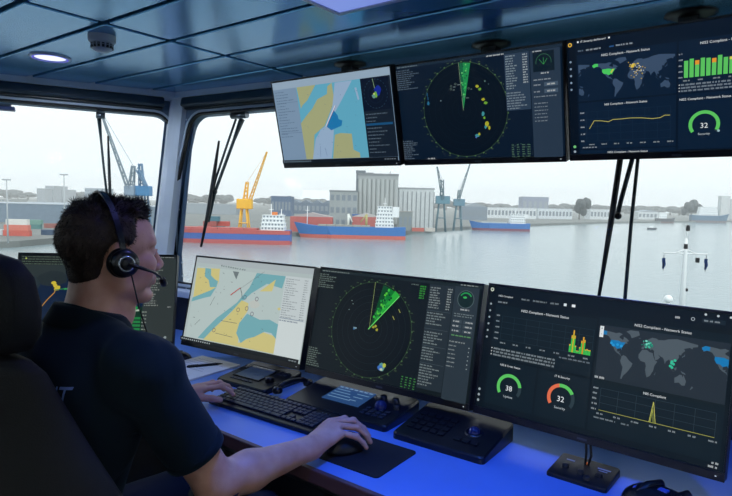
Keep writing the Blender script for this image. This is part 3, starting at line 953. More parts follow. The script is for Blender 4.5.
def dash_low():
    S = Scr((14, 25, 32), 0.95)
    pn = (17, 31, 38)
    S.rect(0, 0, 0.035, 1, (12, 22, 28))
    S.disc(0.014, 0.03, 0.016, (200, 208, 190)); S.disc(0.014, 0.03, 0.008, (30, 40, 40))
    for t in (0.15, 0.205, 0.26, 0.315, 0.37, 0.425): S.disc(0.016, t, 0.009, (150, 162, 166), 8)
    for t in (0.86, 0.905, 0.95): S.disc(0.012, t, 0.011, (150, 162, 166), 10)
    S.text(0.05, 0.075, 'NIS2 Compliant', 0.020, WHITE); 
    for a, b in ((0.165, 0.21), (0.22, 0.285), (0.30, 0.345)): S.words(a, b, 0.080, 0.014, (150, 162, 168))
    S.rect(0.36, 0.068, 0.372, 0.088, WHITE); S.rect(0.395, 0.068, 0.41, 0.088, WHITE)
    S.words(0.052, 0.10, 0.125, 0.014, (170, 180, 186))
    S.rect(0.045, 0.15, 0.507, 0.58, pn); S.rect(0.045, 0.595, 0.275, 0.955, pn); S.rect(0.285, 0.595, 0.507, 0.955, pn)
    S.rect(0.515, 0.13, 0.985, 0.60, pn); S.rect(0.515, 0.585, 0.985, 0.955, pn)
    S.text(0.28, 0.173, 'NIS2 Compliant - Network Status', 0.028, WHITE, 'CENTER')
    grid(S, 0.085, 0.235, 0.5, 0.425, 7, 4, (40, 56, 64))
    for k in range(5): S.words(0.055, 0.075, 0.235 + k * 0.047, 0.013, (170, 180, 186))
    axis_marks(S, 0.10, 0.48, 0.452, 7)
    x = 0.405
    for h, c in ((0.06, GR), (0.13, GR), (0.17, (196, 190, 40)), (0.13, GR), (0.055, GR), (0.02, GR), (0.02, GR), (0.05, GR), (0.10, GR), (0.13, (210, 150, 30)), (0.11, GR), (0.04, GR), (0.045, GR), (0.04, GR), (0.04, GR)):
        S.rect(x, 0.425 - h * 0.98, x + 0.0052, 0.425, (60, 190, 80) if c == GR else c)
        S.rect(x, 0.425 - h * 0.98, x + 0.0052, 0.425 - h * 0.80, (220, 170, 50))
        x += 0.0062
    S.words(0.37, 0.50, 0.478, 0.012, (140, 152, 160))
    for t in (0.505, 0.53, 0.555): S.disc(0.055, t, 0.006, (200, 200, 200), 6); S.words(0.065, 0.355, t, 0.015, (165, 178, 184), 1)
    S.text(0.155, 0.625, 'NIS & Cross Status', 0.022, WHITE, 'CENTER'); S.text(0.394, 0.622, 'IT & Security', 0.022, WHITE, 'CENTER')
    gauge(S, 0.162, 0.79, 0.092, 0.026, (-130, 80), None, (92, 196, 96), '38', 'Uptime')
    gauge(S, 0.398, 0.775, 0.092, 0.026, (-12, 62), (222, 110, 74), (92, 196, 96), '32', 'Security')
    S.text(0.757, 0.155, 'NIS2 Compliant - Network Status', 0.026, WHITE, 'CENTER')
    S.rect(0.527, 0.185, 0.985, 0.575, (36, 46, 54))
    q = worldmap(S, 0.527, 0.19, 0.985, 0.57, -170, 280, 84, -62, (78, 90, 98), (20, 118, 178))
    S.rect(0.527, 0.545, 0.985, 0.575, (36, 46, 54))
    for _ in range(22):
        a, b2 = q(random.gauss(14, 14), random.gauss(50, 5)); S.disc(a, b2, random.uniform(0.004, 0.009), random.choice([(60, 180, 150), (30, 130, 110), (120, 210, 190)]), 8)
    for lo, la in ((101, 14), (104, 3), (108, 12), (102, 18), (98, 6), (112, 22)): S.disc(*q(lo, la), 0.009, (50, 190, 150), 8)
    for lo, la in ((-95, 38), (-110, 35), (-80, 36), (-118, 40)): S.disc(*q(lo, la), 0.010, (40, 150, 210), 8)
    S.rect(0.530, 0.195, 0.545, 0.275, (220, 226, 228)); S.text(0.5375, 0.213, '+', 0.03, (40, 46, 50), 'CENTER'); S.text(0.5375, 0.25, '-', 0.03, (40, 46, 50), 'CENTER')
    S.words(0.53, 0.57, 0.562, 0.016, WHITE)
    S.text(0.757, 0.608, 'NIS Compliant', 0.024, WHITE, 'CENTER')
    grid(S, 0.56, 0.635, 0.965, 0.79, 6, 3, (52, 66, 72))
    for k in range(5): S.words(0.53, 0.55, 0.64 + k * 0.037, 0.013, (180, 190, 194))
    S.line([(0.56, 0.79), (0.965, 0.79)], 0.004, (150, 150, 70))
    S.line([(0.748, 0.79), (0.757, 0.652), (0.77, 0.79)], 0.004, (190, 190, 90))
    S.line([(0.752, 0.79), (0.757, 0.70), (0.763, 0.79)], 0.004, (150, 160, 70))
    axis_marks(S, 0.565, 0.96, 0.815, 7)
    S.words(0.545, 0.63, 0.845, 0.012, (150, 162, 170)); S.words(0.65, 0.68, 0.845, 0.012, (150, 162, 170))
    S.words(0.80, 0.825, 0.062, 0.016, WHITE); S.circ(0.86, 0.06, 0.010, 0.004, (170, 180, 186), 0, 360, 10)
    S.rect(0.89, 0.045, 0.965, 0.075, (26, 40, 48)); S.words(0.897, 0.95, 0.06, 0.012, (170, 180, 186))
    for x in (0.90, 0.94, 0.98): S.disc(x, 0.02, 0.008, (190, 198, 200), 8)
    S.words(0.965, 0.99, 0.945, 0.014, WHITE); S.words(0.955, 0.99, 0.97, 0.014, WHITE)
    return S

def dash_hang():
    S = Scr((9, 23, 40), 0.92)
    pn = (12, 31, 52)
    S.rect(0, 0, 0.042, 1, (7, 18, 32))
    S.disc(0.016, 0.03, 0.018, (224, 180, 70)); S.disc(0.016, 0.03, 0.009, (20, 30, 40))
    for t in (0.175, 0.235, 0.295, 0.355, 0.415): S.disc(0.016, t, 0.010, (130, 150, 170), 8)
    S.disc(0.022, 0.93, 0.014, (110, 190, 120), 10); S.disc(0.022, 0.975, 0.012, (150, 165, 180), 10)
    S.rect(0.052, 0.008, 0.060, 0.022, WHITE); S.text(0.068, 0.016, 'IT Security dashboard', 0.024, WHITE); S.rect(0.20, 0.008, 0.208, 0.022, WHITE)
    S.words(0.055, 0.08, 0.09, 0.014, (120, 140, 160)); S.words(0.095, 0.17, 0.09, 0.015, (190, 200, 210), 1); S.words(0.205, 0.225, 0.088, 0.014, (60, 120, 190)); S.words(0.235, 0.31, 0.086, 0.015, (190, 200, 210), 1)
    S.rect(0.05, 0.125, 0.495, 0.525, pn); S.rect(0.05, 0.54, 0.495, 0.955, pn); S.rect(0.05, 0.965, 0.495, 1.0, pn)
    S.rect(0.505, 0.125, 0.985, 0.53, pn); S.rect(0.505, 0.54, 0.985, 0.985, pn)
    S.text(0.275, 0.152, 'NIS2 Compliant - Network Status', 0.028, WHITE, 'CENTER')
    q = worldmap(S, 0.055, 0.185, 0.49, 0.515, -230, 170, 84, -55, (58, 78, 104), (74, 200, 96))
    for _ in range(40):
        lo = random.gauss(22, 18); la = random.gauss(38, 15)
        S.disc(*q(lo, la), random.uniform(0.003, 0.006), random.choice([(210, 190, 90), (200, 210, 220), (190, 160, 60)]), 6)
    for lo, la in ((5, 51), (9, 50), (3, 47), (12, 54), (8, 46)): S.disc(*q(lo, la), 0.009, (220, 190, 70), 8)
    for lo, la in ((-78, 40), (-82, 36), (-75, 44)): S.disc(*q(lo, la), 0.006, (220, 190, 70), 6)
    S.text(0.278, 0.567, 'NIS Compliant - Network Status', 0.026, WHITE, 'CENTER')
    grid(S, 0.09, 0.62, 0.475, 0.88, 7, 4, (28, 48, 70))
    for k in range(5): S.words(0.062, 0.083, 0.625 + k * 0.063, 0.014, (180, 190, 200))
    S.line([(0.105, 0.77), (0.13, 0.70), (0.165, 0.705), (0.198, 0.717), (0.22, 0.70), (0.26, 0.70), (0.30, 0.697), (0.35, 0.702), (0.398, 0.715), (0.432, 0.711), (0.452, 0.693), (0.474, 0.696)], 0.0055, (176, 168, 88))
    axis_marks(S, 0.115, 0.475, 0.91, 7)
    S.words(0.07, 0.14, 0.935, 0.012, (180, 190, 200), 1)
    S.text(0.285, 0.985, 'NIS2 Compliant - Network Status', 0.024, WHITE, 'CENTER')
    S.text(0.70, 0.160, 'NIS2 Compliant - Network Status', 0.028, WHITE, 'CENTER')
    for k in range(5): S.words(0.508, 0.524, 0.225 + k * 0.045, 0.012, (180, 190, 200))
    for k in range(20):
        h = 0.13 + 0.015 * math.sin(k * 2.3)
        x = 0.530 + k * 0.0218
        S.rect(x, 0.41 - h, x + 0.0165, 0.41, (92, 196, 96))
        if k in (2, 5, 11, 12, 17): S.rect(x, 0.41 - h - 0.01, x + 0.0165, 0.41 - h + 0.022, (226, 150, 50))
        if k in (8, 14): S.rect(x, 0.41 - h, x + 0.0165, 0.41 - h + 0.02, (214, 206, 90))
    axis_marks(S, 0.54, 0.95, 0.432, 8)
    for k in range(3): S.disc(0.513, 0.462 + k * 0.024, 0.005, (200, 200, 200), 6); S.words(0.52, 0.86, 0.462 + k * 0.024, 0.014, (160, 174, 188), 1)
    S.text(0.615, 0.578, 'NIS2 Compliant - Network Status', 0.026, WHITE, 'CENTER')
    gauge(S, 0.615, 0.785, 0.098, 0.026, (-130, 118), None, (92, 196, 96), '32', 'Security')
    S.disc(0.672, 0.84, 0.010, (150, 180, 190), 8)
    S.text(0.86, 0.578, 'IT & Security', 0.026, WHITE, 'CENTER')
    gauge(S, 0.86, 0.785, 0.098, 0.026, (-40, 70), (222, 110, 74), (92, 196, 96), '38', 'Uptime')
    return S

def ecdis_left():
    S = Scr((14, 34, 62), 0.85)
    S.rect(0, 0, 1, 0.12, (22, 28, 32))
    for k in range(4): S.words(0.02, 0.60, 0.025 + k * 0.028, 0.011, (130, 150, 130), 0.9)
    S.disc(0.045, 0.045, 0.010, (190, 200, 80), 6); S.rect(0.30, 0.03, 0.42, 0.045, (150, 160, 60))
    S.rect(0, 0.12, 0.30, 0.30, (46, 56, 58)); S.blob(0.22, 0.28, 0.10, 0.10, (38, 48, 52), 14, 0.2); S.blob(0.06, 0.36, 0.09, 0.14, (40, 52, 58), 14, 0.2)
    S.line([(0.16, 0.62), (0.20, 0.52), (0.24, 0.44), (0.245, 0.36), (0.22, 0.32)], 0.010, (190, 140, 60))
    for x, y in ((0.24, 0.36), (0.25, 0.40), (0.23, 0.33), (0.26, 0.38)): S.blob(x, y, 0.018, 0.026, (210, 190, 60))
    S.line([(0.24, 0.41), (0.42, 0.37), (0.60, 0.33)], 0.010, (50, 130, 80))
    for x, y in ((0.31, 0.40), (0.36, 0.39), (0.43, 0.365)): S.blob(x, y, 0.022, 0.014, (50, 150, 80))
    S.line([(0.16, 0.92), (0.40, 0.88)], 0.010, (190, 150, 60)); S.blob(0.22, 0.90, 0.02, 0.02, (200, 190, 60))
    S.rect(0.62, 0.60, 0.80, 0.93, (18, 52, 38))
    S.circ(0.78, 0.86, 0.22, 0.020, (170, 190, 170), -75, 0, 20); S.circ(0.78, 0.86, 0.25, 0.03, (40, 160, 80), -75, -5, 20)
    for k in range(5): S.rect(0.66, 0.72 + k * 0.042, 0.79, 0.745 + k * 0.042, (36, 130, 70))
    S.line([(0.66, 0.93), (0.80, 0.90)], 0.008, (210, 200, 190))
    S.rect(0.80, 0.03, 1, 1, (50, 58, 58))
    S.rect(0.72, 0.0, 1, 0.03, (30, 36, 38)); S.words(0.84, 0.99, 0.015, 0.012, (180, 190, 190))
    S.words(0.73, 0.88, 0.10, 0.020, (160, 170, 110), 1)
    S.para(0.81, 0.92, 0.14, 0.60, 0.026, 0.014, (175, 182, 176), 0.5)
    S.words(0.96, 0.985, 0.60, 0.014, (200, 200, 200))
    for k in range(6): S.words(0.80, 0.83, 0.66 + k * 0.04, 0.014, (190, 200, 190))
    S.blob(0.955, 0.955, 0.012, 0.02, (150, 160, 160))
    return S

monitor('monitor with a dark navy sea chart and orange track, partly behind the man', (-2.197, 1.142, 1.038), 43.2, 13.7, ecdis_left())
monitor('bright monitor with a yellow and cyan sea chart, standing beside the notepad', (-1.674, 1.443, 1.034), 5.7, 12.8, chart_day())
monitor('monitor with a radar circle and wide green sector, standing on the desk', (-1.035, 1.474, 1.039), 3.1, 12.3, radar_low())
monitor('monitor standing on the desk with gauges reading 38 and 32', (-0.412, 1.463, 1.045), -2.5, 10.1, dash_low())
monitor('hanging monitor with a blue sea chart and small radar inset', (-1.53, 1.76, 1.759), 0.9, -14, chart_hang(), True)
monitor('hanging monitor with a radar circle, narrow green wedge and yellow echoes', (-0.926, 1.794, 1.761), 0.9, -14.2, radar_hang(), True)
monitor('hanging monitor with dashboard of green bars and a green gauge', (-0.318, 1.801, 1.764), -1.3, -14.6, dash_hang(), True)

# ------------------------------------------------------------------ desk
DZ = 0.80
desk_m = mat('blue_light_laminate', (104, 146, 216), 0.33, 0, 0.05, 5)  # bluish laminate, with blue lamp light mixed into its base colour
poly = [(1.25, 1.01), (-1.50, 1.01), (-1.62, 0.95), (-2.02, 0.48), (-2.10, 0.42), (-3.6, 0.42), (-3.6, 3.0), (1.25, 3.0)]
t = thing('console_desk', 'long curved console desk lit blue, carrying the lower row of monitors', 'desk')
def clip_walls(bm, gap=0.006):
    for nn in (nF, nL):
        bmesh.ops.bisect_plane(bm, geom=list(bm.verts) + list(bm.edges) + list(bm.faces), plane_co=bot - nn * gap, plane_no=nn, clear_outer=True)
b = B(); prism(b, poly, DZ - 0.028, DZ); clip_walls(b); obj('worktop', b, desk_m, t)
edge = [(1.25, 1.01), (-1.50, 1.01), (-1.62, 0.95), (-2.02, 0.48), (-2.10, 0.42), (-2.9, 0.42)]
b = B()
for (x0, y0), (x1, y1) in zip(edge[:-1], edge[1:]):
    d = Vector((x1 - x0, y1 - y0, 0)); L = d.length; d.normalize()
    n = Vector((-d.y, d.x, 0))
    M = Matrix((d, n, Vector((0, 0, 1)))).transposed().to_4x4(); M.translation = (x0, y0, 0)
    bx(b, -0.004, L + 0.004, 0.0, 0.014, DZ - 0.034, DZ + 0.001, M, 0.003)
obj('edge_trim', b, mat('reddish_wood_edge', (92, 66, 70), 0.45), t)
inset = [(1.2, 1.16), (-1.44, 1.16), (-1.56, 1.10), (-2.08, 0.55), (-3.6, 0.55), (-3.6, 3.0), (1.2, 3.0)]
b = B(); prism(b, inset, 0.10, DZ - 0.029); clip_walls(b, 0.02); obj('cabinet', b, mat('charcoal_cabinet', (40, 44, 52), 0.5), t)
b = B()
for k in range(5):
    bx(b, -1.40 + k * 0.52, -0.90 + k * 0.52, 1.150, 1.159, 0.14, DZ - 0.10, None, 0.003)
obj('cabinet_doors', b, mat('charcoal_door', (46, 52, 62), 0.4), t)
b = B(); bx(b, -1.40, 1.18, 1.08, 1.10, DZ - 0.10, DZ - 0.055, None, 0.004); obj('cable_rail', b, m_steel, t)

def place(M0, x, y, z, rz): return Matrix.Translation((x, y, z)) @ Matrix.Rotation(R(rz), 4, 'Z')

# keyboard
t = thing('keyboard', 'black computer keyboard on the desk under the man\'s left hand', 'keyboard', (-1.262, 1.196, DZ), R(3))
t.scale = (0.94, 0.90, 1.0)
b = B()
Mk = Matrix.Rotation(R(3.5), 4, 'X')
bx(b, -0.222, 0.222, -0.074, 0.074, 0.005, 0.017, Mk, 0.005, 3); obj('case', b, m_black2, t)
b = B()
rows_k = [(15, 0.058, 1), (15, 0.034, 1), (14, 0.015, 1.07), (13, -0.004, 1.15), (12, -0.023, 1.25)]
for n, y, w in rows_k:
    W = 0.292 / n
    for i in range(n):
        bx(b, -0.214 + i * W + 0.0011, -0.214 + (i + 1) * W - 0.0011, y - 0.0082, y + 0.0082, 0.0165, 0.0225, Mk, 0.0014, 1)
xs = [-0.214, -0.190, -0.168, -0.146, -0.040, -0.018, 0.006, 0.034, 0.078]
for a, c in zip(xs[:-1], xs[1:]): bx(b, a + 0.001, c - 0.001, -0.051, -0.034, 0.0165, 0.0225, Mk, 0.0014, 1)
for gx in (0.090, 0.109, 0.128):
    for gy in (0.058, 0.034, 0.015): bx(b, gx - 0.0082, gx + 0.0082, gy - 0.0082, gy + 0.0082, 0.0165, 0.0225, Mk, 0.0014, 1)
for gx, gy in ((0.109, -0.023), (0.090, -0.0425), (0.109, -0.0425), (0.128, -0.0425)): bx(b, gx - 0.0082, gx + 0.0082, gy - 0.0082, gy + 0.0082, 0.0165, 0.0225, Mk, 0.0014, 1)
for i in range(4):
    for gy in (0.034, 0.015, -0.004, -0.023, -0.0425): bx(b, 0.150 + i * 0.0172 - 0.0078, 0.150 + i * 0.0172 + 0.0078, gy - 0.0082, gy + 0.0082, 0.0165, 0.0225, Mk, 0.0014, 1)
obj('keys', b, mat('key_plastic', (44, 48, 58), 0.4, 0, 0.05, 30), t)
b = B()
for i in range(3): bx(b, 0.165 + i * 0.014, 0.168 + i * 0.014, 0.056, 0.059, 0.0165, 0.0175, Mk)
obj('status_lights', b, mat('grey_led', (140, 160, 170), 0.3), t)

# mouse mat and mouse
b = B(); prism(b, rrect(0.225, 0.185, 0.012, 4), 0, 0.003)
o = tag(obj('mouse_mat', b, mat('black_cloth_mat', (14, 15, 20), 0.85, 0, 0.2, 60)), 'black mouse mat on the desk under the man\'s right hand', 'mouse mat')
o.location = (-0.880, 1.148, DZ); o.rotation_euler = (0, 0, R(2))
t = thing('computer_mouse', 'black computer mouse held under the man\'s right hand', 'mouse', (-0.915, 1.125, DZ + 0.003), R(-25))
b = B()
bmesh.ops.create_uvsphere(b, u_segments=20, v_segments=12, radius=1)
for v in b.verts:
    v.co = Vector((v.co.x * 0.029, v.co.y * 0.052, max(v.co.z, 0) * 0.034 * (1 - 0.25 * v.co.y)))
obj('shell', b, m_black, t, True)
b = B(); lathe(b, [(0, -0.003), (0.008, -0.003), (0.009, 0), (0.008, 0.003), (0, 0.003)], 12, Matrix.Translation((0, 0.034, 0.020)) @ Matrix.Rotation(R(90), 4, 'Y')); obj('wheel', b, m_steel, t)

# control panels
lcd_off = mat('grey_lcd_glass', (96, 108, 112), 0.2, 0, 0.05)
def knob(bm, x, y, z, r=0.010, h=0.012, n=16):
    lathe(bm, [(r * 1.1, z), (r, z + 0.002), (r * 0.92, z + h), (r * 0.7, z + h + 0.001), (0, z + h + 0.001)], n, Matrix.Translation((x, y, 0)))
def wedge(bm, w, d, h0, h1, rad=0.012):
    """low console body, front height h0, back height h1"""
    P = rrect(w, d, rad, 3)
    a = [bm.verts.new((x, y, 0)) for x, y in P]
    f = lambda y: h0 + (h1 - h0) * (y + d / 2) / d
    c = [bm.verts.new((x, y, f(y) - 0.004)) for x, y in P]
    e = [bm.verts.new((x * 0.975, y * 0.965, f(y * 0.965))) for x, y in P]
    N = len(P)
    bm.faces.new(a[::-1]); bm.faces.new(e)
    for i in range(N):
        j = (i + 1) % N
        bm.faces.new([a[i], a[j], c[j], c[i]]); bm.faces.new([c[i], c[j], e[j], e[i]])
    ang = math.atan2(h1 - h0, d)
    return Matrix.Translation((0, 0, (h0 + h1) / 2)) @ Matrix.Rotation(ang, 4, 'X')
t = thing('control_panel', 'black control panel with grey blank display, in front of the bright chart monitor', 'control panel', (-1.515, 1.375, DZ), R(4))
b = B(); T = wedge(b, 0.232, 0.195, 0.016, 0.036); obj('body', b, m_black2, t)
b = B(); bx(b, -0.080, 0.038, -0.045, 0.055, 0.0, 0.0025, T, 0.001); obj('display', b, lcd_off, t)
b = B()
for s in ((-.084, .042, .055, .060), (-.084, .042, -.050, -.045), (-.084, -.080, -.045, .055), (.038, .042, -.045, .055)): bx(b, s[0], s[1], s[2], s[3], 0, 0.004, T, 0.001)
obj('display_frame', b, m_black, t)
b = B(); lathe(b, [(0.016, 0), (0.015, 0.012), (0.0135, 0.016), (0, 0.016)], 20, T @ Matrix.Translation((0.075, -0.030, 0))); obj('rotary_knob', b, m_black, t)
b = B()
for i in range(3):
    for j in range(2): bx(b, 0.055 + i * 0.016, 0.067 + i * 0.016, 0.025 + j * 0.018, 0.037 + j * 0.018, 0, 0.004, T, 0.001)
for i in range(6): bx(b, -0.075 + i * 0.018, -0.062 + i * 0.018, -0.072, -0.062, 0, 0.003, T, 0.001)
obj('buttons', b, mat('key_plastic', (44, 48, 58)), t)

t = thing('radar_control_unit', 'wide black control unit with blue lit display below the low radar monitor', 'control panel', (-1.105, 1.385, DZ), R(3))
b = B(); T = wedge(b, 0.38, 0.20, 0.018, 0.042); obj('body', b, m_black2, t)
b = B(); bx(b, -0.088, 0.052, -0.040, 0.062, 0.0, 0.0025, T, 0.001); obj('display', b, glow((44, 78, 128), 0.8), t)
b = B()
for i in range(7): bx(b, -0.082 + i * 0.019, -0.070 + i * 0.019, 0.050, 0.056, 0.0026, 0.0030, T)
for i in range(4): bx(b, -0.080, -0.030 + 0.012 * i, 0.034 - i * 0.018, 0.0375 - i * 0.018, 0.0026, 0.0030, T)
for i in range(3): bx(b, 0.0 , 0.045 - 0.01 * i, 0.030 - i * 0.022, 0.0335 - i * 0.022, 0.0026, 0.0030, T)
obj('display_marks', b, glow((120, 160, 200), 0.7), t)
for x, y in ((0.090, 0.045), (0.135, 0.045), (0.160, 0.010)):
    b = B(); knob(b, x, y, 0, 0.011, 0.012)
    bmesh.ops.transform(b, matrix=T, verts=b.verts); obj('knob', b, m_black, t)
b = B()
for i in range(4):
    for j in range(3): bx(b, 0.078 + i * 0.022, 0.092 + i * 0.022, -0.070 + j * 0.018, -0.058 + j * 0.018, 0, 0.004, T, 0.001)
obj('buttons', b, mat('key_plastic', (44, 48, 58)), t)
b = B(); bmesh.ops.create_uvsphere(b, u_segments=20, v_segments=12, radius=0.020, matrix=T @ Matrix.Translation((0.115, -0.01, 0.004))); obj('trackball', b, mat('blue_black_ball', (30, 40, 80), 0.15), t, True)

# phone handset lying at the left end of the unit
t = thing('telephone_handset', 'black telephone handset lying at the left end of the radar control unit', 'handset', (-1.345, 1.37, DZ + 0.016), R(80))
t.scale = (0.8, 0.8, 0.8)
b = B(); tube(b, [(-0.075, 0, 0.012), (-0.05, 0, 0.026), (0, 0, 0.032), (0.05, 0, 0.026), (0.075, 0, 0.012)], [0.010, 0.011, 0.010, 0.011, 0.010], 12); obj('grip', b, m_black, t)
b = B(); lathe(b, [(0, -0.016), (0.019, -0.016), (0.022, -0.006), (0.016, 0.008), (0, 0.010)], 20, Matrix.Translation((-0.078, 0, 0.012))); obj('earpiece', b, m_black2, t)
b = B(); lathe(b, [(0, -0.016), (0.019, -0.016), (0.022, -0.006), (0.016, 0.008), (0, 0.010)], 20, Matrix.Translation((0.078, 0, 0.012))); obj('mouthpiece', b, m_black2, t)

t = thing('trackball_console', 'black wedge console without display, between the radar and gauge monitors on the desk', 'control panel', (-0.745, 1.385, DZ), R(2))
b = B(); T = wedge(b, 0.270, 0.205, 0.018, 0.048); obj('body', b, m_black, t)
b = B(); bmesh.ops.create_uvsphere(b, u_segments=24, v_segments=14, radius=0.017, matrix=T @ Matrix.Translation((0.062, 0.0, 0.000))); obj('trackball', b, mat('blue_black_ball', (30, 40, 80), 0.15), t, True)
b = B(); lathe(b, [(0.018, 0.0), (0.019, 0.004), (0.024, 0.004), (0.026, 0)], 24, T @ Matrix.Translation((0.062, 0.0, 0))); obj('trackball_ring', b, m_black2, t)
b = B()
for i in range(3): bx(b, 0.030 + i * 0.024, 0.050 + i * 0.024, -0.062, -0.046, 0, 0.005, T, 0.0015)
for i in range(5):
    for j in range(4): bx(b, -0.115 + i * 0.024, -0.097 + i * 0.024, -0.060 + j * 0.026, -0.042 + j * 0.026, 0, 0.004, T, 0.0015)
obj('buttons', b, m_black2, t)

t = thing('connector_plate', 'small flat black plate with sockets at the foot of the gauge monitor', 'control panel', (-0.398, 1.398, DZ), R(-1))
b = B(); T = wedge(b, 0.140, 0.118, 0.010, 0.018, 0.008); obj('body', b, m_black, t)
for x, y in ((-0.04, -0.01), (0.0, -0.02), (0.04, -0.01), (0.02, -0.038)):
    b = B(); knob(b, x, y, 0, 0.008, 0.007)
    bmesh.ops.transform(b, matrix=T, verts=b.verts); obj('socket', b, m_black2, t)
b = B(); bx(b, -0.006, 0.0, 0.030, 0.036, 0, 0.003, T); obj('orange_light', b, glow((220, 110, 40), 0.9), t)
b = B(); bx(b, -0.050, -0.030, 0.026, 0.030, 0, 0.001, T); bx(b, 0.025, 0.055, 0.026, 0.030, 0, 0.001, T); bx(b, 0.03, 0.05, 0.016, 0.019, 0, 0.001, T); obj('printed_marks', b, mat('pale_print', (150, 160, 180), 0.5), t)
b = B(); tube(b, [(-0.402, 1.425, DZ + 0.016), (-0.402, 1.428, DZ + 0.045), (-0.408, 1.440, DZ + 0.075), (-0.41, 1.452, DZ + 0.10)], 0.003, 8); tube(b, [(-0.395, 1.425, DZ + 0.016), (-0.390, 1.428, DZ + 0.04), (-0.398, 1.440, DZ + 0.075), (-0.40, 1.455, DZ + 0.11)], 0.003, 8)
tag(obj('cable', b, m_black), 'pair of black cables rising from the socket plate to the gauge monitor', 'cable')

t = thing('joystick_mouse', 'domed black pointing device with two ridges at the right end of the desk', 'mouse', (-0.215, 1.355, DZ), R(-18))
b = B()
bmesh.ops.create_uvsphere(b, u_segments=28, v_segments=16, radius=1)
for v in b.verts:
    k = 1 - 0.22 * v.co.y
    v.co = Vector((math.copysign(abs(v.co.x) ** 0.8, v.co.x) * 0.085, math.copysign(abs(v.co.y) ** 0.8, v.co.y) * 0.066, max(v.co.z, 0) * 0.040 * k))
obj('shell', b, m_black2, t, True)
for x in (-0.030, 0.034):
    b = B(); tube(b, [(x * 1.3, -0.045, 0.024), (x, -0.01, 0.042), (x * 0.9, 0.035, 0.036), (x, 0.055, 0.018)], [0.006, 0.009, 0.008, 0.004], 10)
    obj('ridge', b, m_black, t)
b = B(); bx(b, -0.055, -0.035, -0.03, -0.015, 0.029, 0.034, None, 0.002); bx(b, -0.01, 0.01, -0.012, 0.004, 0.038, 0.043, None, 0.002); obj('buttons', b, mat('blue_lit_key', (90, 110, 190), 0.3), t)

# notepad, pen, small mouse
t = thing('notepad', 'white writing pad lying on the desk between the monitors on the left', 'notepad', (-1.815, 1.325, DZ), R(4))
b = B(); bx(b, -0.108, 0.108, -0.140, 0.125, 0.0, 0.006); obj('pages', b, mat('white_paper', (225, 228, 235), 0.7, 0, 0.02), t)
b = B()
for i in range(9): bx(b, -0.085, 0.02 + 0.06 * math.sin(i * 1.7), 0.085 - i * 0.022, 0.0862 - i * 0.022, 0.0061, 0.0063)
obj('written_lines', b, mat('blue_ink', (60, 70, 130), 0.6), t)
t = thing('pen', 'dark ballpoint pen lying across the white writing pad', 'pen', (-1.80, 1.35, DZ + 0.0105), R(62))
b = B(); tube(b, [(-0.062, 0, 0), (-0.055, 0, 0), (0.05, 0, 0), (0.066, 0, 0), (0.072, 0, 0)], [0.0035, 0.0048, 0.0048, 0.002, 0.0008], 12); obj('barrel', b, m_black, t)
b = B(); bx(b, -0.058, -0.02, -0.001, 0.001, 0.0045, 0.0062); obj('clip', b, m_steel, t)
t = thing('computer_mouse', 'small black mouse on the desk left of the writing pad', 'mouse', (-1.985, 1.365, DZ), R(20))
b = B()
bmesh.ops.create_uvsphere(b, u_segments=20, v_segments=12, radius=1)
for v in b.verts: v.co = Vector((v.co.x * 0.062, v.co.y * 0.036, max(v.co.z, 0) * 0.030))
obj('shell', b, m_black2, t, True)
b = B(); bx(b, -0.016, 0.016, -0.010, 0.010, 0.027, 0.0315, None, 0.002); obj('button', b, m_black, t)

